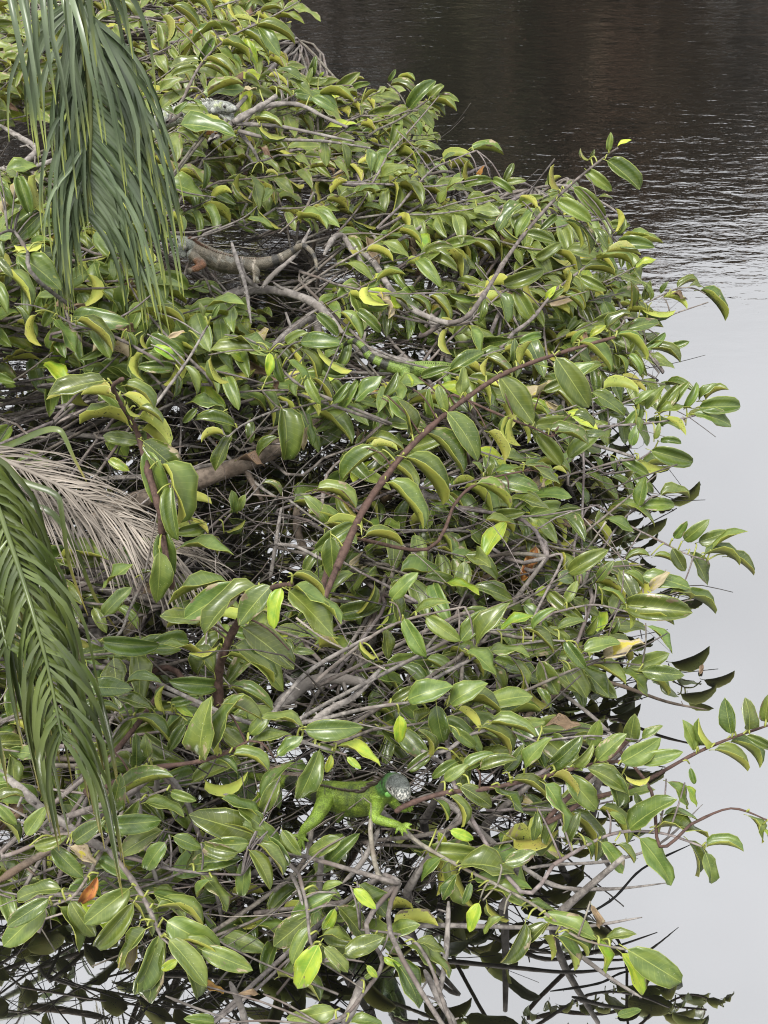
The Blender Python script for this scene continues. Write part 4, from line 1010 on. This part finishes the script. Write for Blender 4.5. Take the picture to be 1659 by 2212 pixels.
# the sharply bent single leaflet ends above the dry frond come from a young frond
top = [CROWN + Vector((0, 0, -.3)), HP(-220, 1060, 2.75), HP(-120, 1010, 2.7), HP(-60, 985, 2.68)]
fo = frond('frond', top, .01, .004, 3, lambda t, s: .2, XV, M_PALM2, M_RACH, .008, rp, .6, t0=.8, spread=.6, lab='young frond with one bent leaflet')
for pl in ([(-60, 985, 2.68), (20, 962, 2.66), (90, 932, 2.64), (125, 928, 2.63), (140, 945, 2.62), (160, 990, 2.6), (190, 1046, 2.58)], [(-50, 1000, 2.6), (10, 1075, 2.52), (60, 1090, 2.5), (115, 1110, 2.48), (160, 1180, 2.46), (205, 1290, 2.44), (260, 1370, 2.42)],
           [(-50, 1010, 2.6), (20, 1030, 2.5), (60, 1045, 2.48), (120, 1068, 2.46), (134, 1110, 2.44), (150, 1220, 2.42), (190, 1330, 2.4)]):
    v, f, c = blade(catmull([HP(*q) for q in pl], 3), .0075, .2, Vector((0, -.7, .7)))
    mm = MB(); mm.v = [tuple(a) for a in v]; mm.f = f; mm.m = [0] * len(f); mm.c = c
    mm.build('leaflet', M_PALM2, fo, PALM, color=True)
# dry frond
top = [CROWN + Vector((0, .02, -.5)), HP(-260, 880, 2.75), HP(-120, 940, 2.68), HP(0, 990, 2.62), HP(110, 1040, 2.57), HP(210, 1092, 2.53), HP(300, 1145, 2.5), HP(380, 1195, 2.48)]
frond('dry_frond', top, .010, .0012, 130, lambda t, s: (.30 if s < 0 else .27) * (1.15 - .55 * t), Vector((.1, .9, .5)), M_DRY, M_DRY, .0012, rp, .30, t0=.34, spread=.5, fwd_=1.1, lab='dead grey frond with thread-like leaflets')
frond('dry_frond', [CROWN + Vector((0, .02, -.55)), HP(-260, 950, 2.7), HP(-120, 1000, 2.64), HP(20, 1050, 2.58), HP(150, 1105, 2.53), HP(250, 1165, 2.5), HP(330, 1215, 2.48)], .012, .002, 70, lambda t, s: .22, Vector((.1, .9, .5)), M_DRY, M_DRY, .0013, rp, .8, t0=.4, spread=.5, fwd_=1.0, lab='second dead frond under the first')
# a fallen dry stalk lying across the leaves
m = MB()
sp_ = catmull([P(640, 1335, .42), P(700, 1380, .40), P(765, 1412, .39), P(835, 1448, .385)], 6)
m.add(*tube_geo(sp_, taper(len(sp_), .0028, .0018), 6))
for i in range(2, len(sp_) - 1, 1):
    m.add(*tube_geo([sp_[i], sp_[i] + Vector((.004, -.002, .005))], [.0016, .0006], 4))
tag(m.build('dry_palm_stalk', M_DRY), 'thin pale dry palm stalk lying across the leaves in the middle', 'stalk')
m = MB(); sp_ = catmull([HP(-10, 1185, 2.36), HP(40, 1222, 2.34), HP(85, 1262, 2.32)], 5)
m.add(*tube_geo(sp_, taper(len(sp_), .003, .0018), 6))
tag(m.build('dry_palm_stalk', M_DRY), 'short white dry stalk caught in the olive fronds on the left', 'stalk')

# ---------------------------------------------------------------- iguanas
def skin_material(name, scale, rough=.5):
    m, nt, b = new_mat(name); L = nt.links
    at = N(nt, 'ShaderNodeAttribute', attribute_name='tint')
    tc = N(nt, 'ShaderNodeTexCoord')
    vo = N(nt, 'ShaderNodeTexVoronoi', Scale=scale); L.new(tc.outputs['Object'], vo.inputs['Vector'])
    n1 = N(nt, 'ShaderNodeTexNoise', Scale=scale * .16, Detail=4.0); L.new(tc.outputs['Object'], n1.inputs['Vector'])
    f = mrange(nt, vo.outputs['Distance'], .2, .75, 1.12, .62)
    g = mth(nt, 'MULTIPLY', f, mrange(nt, n1.outputs['Fac'], .3, .7, .72, 1.2))
    cb = N(nt, 'ShaderNodeCombineColor')
    for i in range(3): L.new(g, cb.inputs[i])
    L.new(mixrgb(nt, 1.0, at.outputs['Color'], cb.outputs[0], 'MULTIPLY'), b.inputs['Base Color'])
    b.inputs['Roughness'].default_value = rough
    b.inputs['Specular IOR Level'].default_value = .35
    bp = N(nt, 'ShaderNodeBump', Strength=.7, Distance=.0012); bp.invert = True
    L.new(vo.outputs['Distance'], bp.inputs['Height']); L.new(bp.outputs[0], b.inputs['Normal'])
    return m
M_CREST = new_mat('crest_horn')[0]
def solid(name, c, rough=.5):
    m, nt, b = new_mat(name); L = nt.links
    tc = N(nt, 'ShaderNodeTexCoord'); n1 = N(nt, 'ShaderNodeTexNoise', Scale=220.0, Detail=2.0); L.new(tc.outputs['Object'], n1.inputs['Vector'])
    L.new(mixrgb(nt, n1.outputs['Fac'], tuple(x * .75 for x in c), tuple(min(x * 1.25, 1) for x in c)), b.inputs['Base Color']); b.inputs['Roughness'].default_value = rough
    return m
M_EYE = solid('iguana_eye', (.02, .015, .01), .08)
def iguana(name, label, base, spine, limbs, voxel, colour, mat, crest=None, parts=()):
    """spine: [(point, (half width, half height))], limbs: [[(point, r), ...]]; everything is merged into one skin"""
    root = empty(name, base); tag(root, label, 'iguana', 'iguanas basking in the thicket')
    base = Vector(base)
    m = MB()
    up = Vector((0, -.35, 1)).normalized()
    for sp, n_, fl in [(spine, 16, up)] + [(l, 9, None) for l in limbs]:
        k = 6 if fl is not None else 4
        pts = catmull([q[0] for q in sp], k)
        rad = []
        for i in range(len(sp) - 1):
            r0 = sp[i][1]; r1 = sp[i + 1][1]
            r0 = r0 if isinstance(r0, tuple) else (r0, r0); r1 = r1 if isinstance(r1, tuple) else (r1, r1)
            kk = k if len(sp) > 2 else k
            for j in range(kk):
                t = j / kk; t = t * t * (3 - 2 * t) * .5 + t * .5
                rad.append((lerp(r0[0], r1[0], t), lerp(r0[1], r1[1], t)))
        r = sp[-1][1]; rad.append(r if isinstance(r, tuple) else (r, r))
        # round the ends
        d0 = (pts[0] - pts[1]).normalized(); d1 = (pts[-1] - pts[-2]).normalized()
        e0 = pts[0] + d0 * min(rad[0]) * .6; e1 = pts[-1] + d1 * min(rad[-1]) * .6
        pts = [e0] + pts + [e1]; rad = [(rad[0][0] * .45, rad[0][1] * .45)] + rad + [(rad[-1][0] * .45, rad[-1][1] * .45)]
        m.add(*tube_geo(pts, rad, n_, fl))
    tmp = m.build('tmp_body', mat, None, base)
    md = tmp.modifiers.new('r', 'REMESH'); md.mode = 'VOXEL'; md.voxel_size = voxel; md.use_smooth_shade = True
    ms = tmp.modifiers.new('s', 'SMOOTH'); ms.iterations = 3; ms.factor = .5
    dg = bpy.context.evaluated_depsgraph_get()
    me = bpy.data.meshes.new_from_object(tmp.evaluated_get(dg))
    bpy.data.objects.remove(tmp)
    me.name = 'body'
    if not me.materials: me.materials.append(mat)
    ca = me.color_attributes.new('tint', 'FLOAT_COLOR', 'POINT')
    n = len(me.vertices); co = np.empty(n * 3); me.vertices.foreach_get('co', co); co = co.reshape(-1, 3) + np.array(base)
    sp = catmull([q[0] for q in spine], 8); S = np.array([tuple(p) for p in sp])
    dist = np.empty((n, len(S)))
    for i in range(len(S)): dist[:, i] = np.linalg.norm(co - S[i], axis=1)
    near = dist.argmin(1); t = near / (len(S) - 1)
    upn = np.array(up); h = ((co - S[near]) @ upn)
    ld = np.full(n, 9.0)
    for l in limbs:
        for p, _ in l: ld = np.minimum(ld, np.linalg.norm(co - np.array(p), axis=1))
    rgb = colour(co, t, h, ld)
    ca.data.foreach_set('color', np.concatenate([rgb, np.ones((n, 1))], 1).astype(np.float32).ravel())
    me.polygons.foreach_set('use_smooth', [True] * len(me.polygons))
    body = bpy.data.objects.new('body', me); col.objects.link(body); body.parent = root
    if crest:
        c0, c1, l0, l1, nn, cm = crest
        m = MB(); N_ = len(sp); rr = random.Random(4)
        rs = []
        for i in range(len(spine) - 1):
            a = spine[i][1][1]; b = spine[i + 1][1][1]
            rs += [lerp(a, b, j / 8) for j in range(8)]
        rs.append(spine[-1][1][1])
        for i in range(nn):
            t = lerp(c0, c1, i / (nn - 1)); x = min(t * (N_ - 1), N_ - 1.001); k = int(x)
            p = sp[k].lerp(sp[k + 1], x - k); tg = (sp[k + 1] - sp[k]).normalized()
            u_ = (up - tg * tg.dot(up)).normalized()
            q = p + u_ * (lerp(rs[k], rs[k + 1], x - k) - voxel * .9)
            L = lerp(l0, l1, i / (nn - 1)) * rr.uniform(.75, 1.15)
            back = -tg if spine[0][0] is not None else tg
            lean = back * rr.uniform(.25, .6) + Vector((rr.gauss(0, .06), rr.gauss(0, .06), 0))
            w = max(L * .16, .0009)
            m.add(*tube_geo([q - u_ * .002, q + (u_ + lean * .4).normalized() * L * .55, q + (u_ + lean).normalized() * L], [(w, w * 1.6), (w * .7, w), (w * .12, w * .12)], 5))
        m.build('dorsal_crest', cm, root, base)
    for nm, mbuild, mt in parts: mbuild.build(nm, mt, root, base)
    return root
def ball(c, r, sx=1, sy=1, sz=1, axis=None):
    v, f = [], []
    nu, nv = 12, 7
    for j in range(nv + 1):
        for i in range(nu):
            a = 2 * math.pi * i / nu; b = math.pi * j / nv
            v.append(c + Vector((math.sin(b) * math.cos(a) * r * sx, math.sin(b) * math.sin(a) * r * sy, math.cos(b) * r * sz)))
    for j in range(nv):
        for i in range(nu): f.append((j * nu + i, j * nu + (i + 1) % nu, (j + 1) * nu + (i + 1) % nu, (j + 1) * nu + i))
    m = MB(); m.add(v, f); return m
def vnoise(co, scale, seed):
    r = np.random.RandomState(seed); out = np.zeros(len(co))
    for _ in range(10):
        k = r.normal(size=3) * scale; out += np.sin(co @ k + r.uniform(0, 6.28))
    return out / 10 ** .5
def mixc(a, b, f): return a * (1 - f[:, None]) + np.array(b)[None, :] * f[:, None]
def sstep(x, a, b): t = np.clip((x - a) / (b - a), 0, 1); return t * t * (3 - 2 * t)
def toes(wrist, tips, r0=.0042, r1=.002, lift=.006):
    return [[(wrist, r0 * 1.3), ((wrist + q) * .5 + Vector((0, -.002, lift)), r0), (q, r1)] for q in tips]

# ---- green iguana in front
HD = 2.74
sp = [(D(520, 1672, 2.92), (.004, .004)), (D(565, 1680, 2.86), (.009, .010)), (D(606, 1687, 2.82), (.0135, .0145)), (D(652, 1698, 2.78), (.018, .020)), (D(690, 1710, 2.76), (.024, .027)), (D(722, 1720, 2.74), (.031, .035)),
      (D(758, 1727, 2.725), (.036, .040)), (D(795, 1723, 2.71), (.034, .039)), (D(818, 1711, 2.695), (.027, .032)), (D(834, 1700, 2.675), (.0215, .025)), (D(846, 1692, 2.655), (.0215, .0215)), (D(858, 1696, 2.628), (.0235, .0215)), (D(867, 1709, 2.602), (.0195, .0170)), (D(872, 1722, 2.580), (.0125, .0105))]
hw, hf = D(853, 1780, 2.62), D(655, 1797, 2.66)
limbs_ = [
 [(D(706, 1722, 2.715), .018), (D(697, 1742, 2.69), .0175), (D(682, 1768, 2.665), .0135), (D(664, 1785, 2.655), .0105), (hf, .0095), (D(651, 1812, 2.665), .0085)],
 [(D(712, 1722, 2.77), .016), (D(735, 1752, 2.80), .013), (D(725, 1772, 2.82), .009)],
 [(D(818, 1728, 2.68), .0145), (D(814, 1745, 2.655), .0135), (D(808, 1764, 2.64), .0115), (D(828, 1774, 2.63), .0098), (hw, .0082), (D(864, 1785, 2.612), .0075)],
 [(D(838, 1722, 2.70), .012), (D(858, 1742, 2.715), .009), (D(874, 1748, 2.71), .0075), (D(882, 1744, 2.70), .0065)],
 [(D(862, 1716, 2.62), (.004, .006)), (D(858, 1728, 2.635), (.003, .008)), (D(848, 1732, 2.655), (.003, .007))],
]
limbs_ += toes(D(864, 1785, 2.612), [D(889, 1792, 2.595), D(881, 1802, 2.60), D(870, 1806, 2.605), D(890, 1781, 2.597), D(854, 1802, 2.608)], .0036, .0017)
limbs_ += toes(D(651, 1812, 2.665), [D(649, 1843, 2.67), D(658, 1836, 2.655), D(640, 1832, 2.67), D(667, 1818, 2.65), D(629, 1804, 2.66)], .0038, .0018)
limbs_ += toes(D(882, 1744, 2.70), [D(893, 1742, 2.685), D(892, 1750, 2.69), D(886, 1755, 2.692), D(890, 1736, 2.69)], .0036, .002)
headc = np.array(D(862, 1699, 2.63)); headtop = np.array((UPV * .7 - FWD * .7).normalized())
def col_green(co, t, h, ld):
    n = len(co); c = np.tile(np.array([[.135, .190, .022]]), (n, 1))
    c = mixc(c, (.065, .105, .012), sstep(vnoise(co, 110, 1), .2, 1.2) * .8)
    c = mixc(c, (.045, .075, .012), sstep(vnoise(co, 420, 21), .7, 1.3) * .8)
    c = mixc(c, (.14, .18, .03), sstep(vnoise(co, 90, 2), .6, 1.5) * .6)
    c = mixc(c, (.19, .29, .035), sstep(.026 - ld, 0, .012) * .75)               # legs are the brightest green
    c = mixc(c, (.06, .09, .02), sstep(np.sin(t * 95), .55, .9) * (t > .42) * (t < .62) * .5)
    c = mixc(c, (.030, .034, .016), sstep(np.sin(t * 62 + 1.2), .1, .5) * (t < .33))   # tail rings
    notleg = sstep(ld, .012, .024)
    c = mixc(c, (.055, .15, .035), sstep(t, .66, .72) * notleg)
    c = mixc(c, (.05, .07, .03), sstep(vnoise(co, 420, 6), .4, .9) * sstep(t, .68, .74) * notleg)
    d = (co - headc)
    crown = sstep(d @ headtop, -.002, .008) * sstep(t, .80, .85)
    c = mixc(c, (.10, .11, .10), crown)
    dn = d @ np.array(-UPV)
    c = mixc(c, (.50, .49, .43), crown * sstep(vnoise(co, 900, 9), -.2, .3) * sstep(dn, -.010, .004))
    c = mixc(c, (.035, .04, .035), crown * sstep(vnoise(co, 800, 15), .5, .8) * .8)
    c = mixc(c, (.03, .04, .025), sstep(np.abs(t - .765), .016, .006) * notleg * .8)
    return c
M_SKG = skin_material('iguana_skin_green', 420.0)
M_CG = solid('crest_dark', (.045, .032, .022))
def eye_at(p, r): return ball(p, r)
g_up = Vector((0, -.35, 1)).normalized()
plate = ball(D(839, 1716, 2.632), .0075, 1, .45, 1)
iguana('iguana', 'bright green iguana with grey head standing on twigs low in front', P(760, 1760, .1), sp, limbs_, .0019, col_green, M_SKG,
       (.30, .76, .010, .018, 42, M_CG), (('eye', eye_at(D(845, 1704, 2.606), .0040), M_EYE), ('eye', eye_at(D(881, 1699, 2.606), .0036), M_EYE), ('cheek_plate', plate, solid('cheek_green', (.12, .30, .06)))))
# ---- brown iguana in the thicket
def Z(x, y): return 329 + x * .248, 466 + y * .248
def BZ(x, y, d): return D(*Z(x, y), d)
d0 = 3.86
sp = [(BZ(1432, 490, d0 - .06), (.0035, .0035)), (BZ(1425, 400, d0 - .04), (.0055, .0055)), (BZ(1385, 310, d0 - .03), (.007, .007)), (BZ(1310, 262, d0 - .02), (.008, .0085)), (BZ(1230, 300, d0), (.010, .011)), (BZ(1110, 372, d0), (.0135, .015)), (BZ(960, 415, d0), (.0165, .0185)),
      (BZ(830, 425, d0), (.020, .024)), (BZ(700, 425, d0), (.026, .031)), (BZ(560, 385, d0 - .01), (.028, .032)), (BZ(440, 320, d0 - .01), (.025, .027)), (BZ(360, 265, d0 - .01), (.019, .021)), (BZ(290, 238, d0 - .02), (.018, .020)), (BZ(220, 222, d0 - .03), (.0165, .018)), (BZ(160, 205, d0 - .04), (.011, .012)), (BZ(128, 200, d0 - .05), (.007, .007))]
limbs_ = [
 [(BZ(340, 330, d0 - .04), .016), (BZ(400, 390, d0 - .06), .014), (BZ(440, 420, d0 - .065), .012), (BZ(390, 455, d0 - .07), .010), (BZ(345, 470, d0 - .075), .008)],
 [(BZ(800, 420, d0 - .03), .019), (BZ(860, 450, d0 - .05), .015), (BZ(910, 490, d0 - .055), .011), (BZ(890, 540, d0 - .05), .008)],
 [(BZ(260, 250, d0 - .04), (.005, .012)), (BZ(250, 310, d0 - .03), (.004, .014)), (BZ(290, 350, d0 - .02), (.004, .010))],
] + toes(BZ(890, 540, d0 - .05), [BZ(940, 585, d0 - .05), BZ(915, 600, d0 - .05), BZ(880, 590, d0 - .05)], .004, .002)
limbs_ += toes(BZ(345, 470, d0 - .075), [BZ(300, 480, d0 - .08), BZ(310, 500, d0 - .08), BZ(330, 510, d0 - .08)], .004, .002)
armp = np.array(BZ(400, 440, d0 - .07)); 
def col_brown(co, t, h, ld):
    n = len(co); c = np.tile(np.array([[.155, .135, .100]]), (n, 1))
    c = mixc(c, (.10, .09, .068), sstep(vnoise(co, 70, 3), .1, 1.2))
    c = mixc(c, (.25, .24, .20), sstep(vnoise(co, 150, 4), .7, 1.5))
    c = mixc(c, (.20, .21, .18), sstep(t, .70, .78))
    c = mixc(c, (.33, .29, .23), sstep(np.sin(t * 120), .90, .985) * (t > .28) * (t < .62))
    c = mixc(c, (.045, .042, .036), sstep(np.sin(t * 75 + .5), .2, .6) * (t < .36))
    c = mixc(c, (.22, .105, .055), sstep(.030 - np.linalg.norm(co - armp, axis=1), 0, .014) * sstep(.02 - ld, 0, .008))
    return c
M_SKB = skin_material('iguana_skin_brown', 330.0, .6)
iguana('iguana', 'large brown iguana lying along bare twigs, banded tail curling down', P(480, 590, .5), sp, limbs_, .0028, col_brown, M_SKB, (.36, .80, .006, .017, 52, solid('crest_reddish', (.16, .09, .06))),
       (('eye', eye_at(BZ(215, 205, d0 - .052), .0038), M_EYE), ('cheek_plate', ball(BZ(275, 275, d0 - .035), .0085, 1, .5, 1), solid('cheek_grey', (.22, .21, .18)))))
# ---- green banded iguana, its front hidden
def CZ_(x, y, d): return D(658.3 + x * .2315, 685.8 + y * .2315, d)
d0 = 3.70
sp = [(CZ_(300, 330, d0 + .12), (.003, .003)), (CZ_(380, 250, d0 + .06), (.006, .006)), (CZ_(460, 222, d0 + .02), (.0085, .0085)), (CZ_(540, 275, d0), (.0100, .0100)), (CZ_(600, 360, d0), (.0115, .012)), (CZ_(690, 410, d0), (.013, .014)), (CZ_(820, 462, d0), (.016, .0185)),
      (CZ_(960, 482, d0), (.020, .023)), (CZ_(1120, 490, d0 + .01), (.024, .028)), (CZ_(1280, 500, d0 + .02), (.025, .029)), (CZ_(1400, 505, d0 + .03), (.020, .022)), (CZ_(1470, 500, d0 + .04), (.017, .018)), (CZ_(1540, 510, d0 + .03), (.015, .015)), (CZ_(1600, 530, d0 + .02), (.009, .009))]
limbs_ = [[(CZ_(940, 510, d0 - .02), .016), (CZ_(930, 570, d0 - .03), .013), (CZ_(880, 620, d0 - .03), .009), (CZ_(850, 640, d0 - .03), .007)],
          [(CZ_(1330, 530, d0), .014), (CZ_(1330, 590, d0 - .02), .011), (CZ_(1380, 640, d0 - .02), .008)]]
def col_band(co, t, h, ld):
    n = len(co); c = np.tile(np.array([[.16, .235, .045]]), (n, 1))
    c = mixc(c, (.13, .21, .035), sstep(vnoise(co, 80, 5), .2, 1.2))
    c = mixc(c, (.035, .036, .026), sstep(np.sin(t * 78 + .6), -.05, .25) * (t < .46))
    c = mixc(c, (.06, .08, .02), sstep(np.sin(t * 60), .75, .95) * (t > .46) * .7)
    return c
iguana('iguana', 'lime green iguana with black-ringed tail, its front hidden by leaves', P(880, 830, .3), sp, limbs_, .0026, col_band, skin_material('iguana_skin_lime', 340.0), (.30, .80, .004, .009, 56, M_CG), (('eye', eye_at(CZ_(1545, 485, d0 + .012), .0034), M_EYE),))
# ---- grey iguana, only the head shows
def GZ(x, y, d): return D(384 + x * .1653, 181 + y * .1653, d)
d0 = 4.10
sp = [(GZ(-700, 700, d0 + .25), (.006, .006)), (GZ(-400, 560, d0 + .2), (.014, .016)), (GZ(-120, 450, d0 + .12), (.026, .030)), (GZ(120, 390, d0 + .06), (.030, .034)), (GZ(300, 340, d0 + .03), (.024, .026)), (GZ(430, 310, d0 + .01), (.0215, .0235)), (GZ(540, 308, d0 - .005), (.0205, .0225)), (GZ(640, 312, d0 - .015), (.018, .019)), (GZ(715, 325, d0 - .025), (.013, .0135)), (GZ(750, 335, d0 - .03), (.009, .0085))]
limbs_ = [[(GZ(560, 350, d0 - .005), (.006, .014)), (GZ(640, 410, d0), (.004, .018)), (GZ(690, 440, d0), (.004, .015)), (GZ(720, 490, d0), (.003, .008))],
          [(GZ(200, 420, d0 + .02), .016), (GZ(260, 520, d0), .012), (GZ(330, 570, d0), .008)]]
def col_grey(co, t, h, ld):
    n = len(co); c = np.tile(np.array([[.27, .28, .25]]), (n, 1))
    c = mixc(c, (.12, .125, .11), sstep(vnoise(co, 260, 7), .2, .9))
    c = mixc(c, (.45, .45, .42), sstep(vnoise(co, 300, 8), .5, 1.1))
    c = mixc(c, (.30, .34, .14), sstep(vnoise(co, 120, 12), .6, 1.2) * .5)
    return c
iguana('iguana', 'pale grey iguana at the back, only its head showing above leaves', P(440, 330, .8), sp, limbs_, .0026, col_grey, skin_material('iguana_skin_grey', 300.0), (.20, .62, .010, .016, 22, solid('crest_pale', (.3, .3, .27))),
       (('eye', eye_at(GZ(608, 296, d0 - .034), .0042), M_EYE), ('cheek_plate', ball(GZ(470, 345, d0 - .012), .010, 1, .5, 1), solid('cheek_pale', (.34, .35, .32)))))

# ---------------------------------------------------------------- small floating bits
def float_leaf(u, v, L, ang, key, label):
    p = P(u, v, .004); a = Vector((math.cos(ang), math.sin(ang), 0))
    o = bpy.data.objects.new('floating_leaf', LEAF[key][0]); col.objects.link(o)
    o.matrix_basis = leaf_matrix(p, p + a * L, 0, Vector((0, 0, 1)))
    o.scale.z *= .35
    tag(o, label, 'leaf', 'bits floating on the pond')
float_leaf(1335, 2195, .05, .3, 'n', 'small round green leaf floating near the bottom edge')
float_leaf(1478, 988, .035, 2.0, 'B', 'tiny dark scrap floating on grey water right of the middle shrub')
float_leaf(1512, 1456, .04, 1.2, 'B', 'dark scrap floating on the open water at the right')
print('leaves per shrub', {k: (s.n, len(s.extra)) for k, s in SHR.items()})
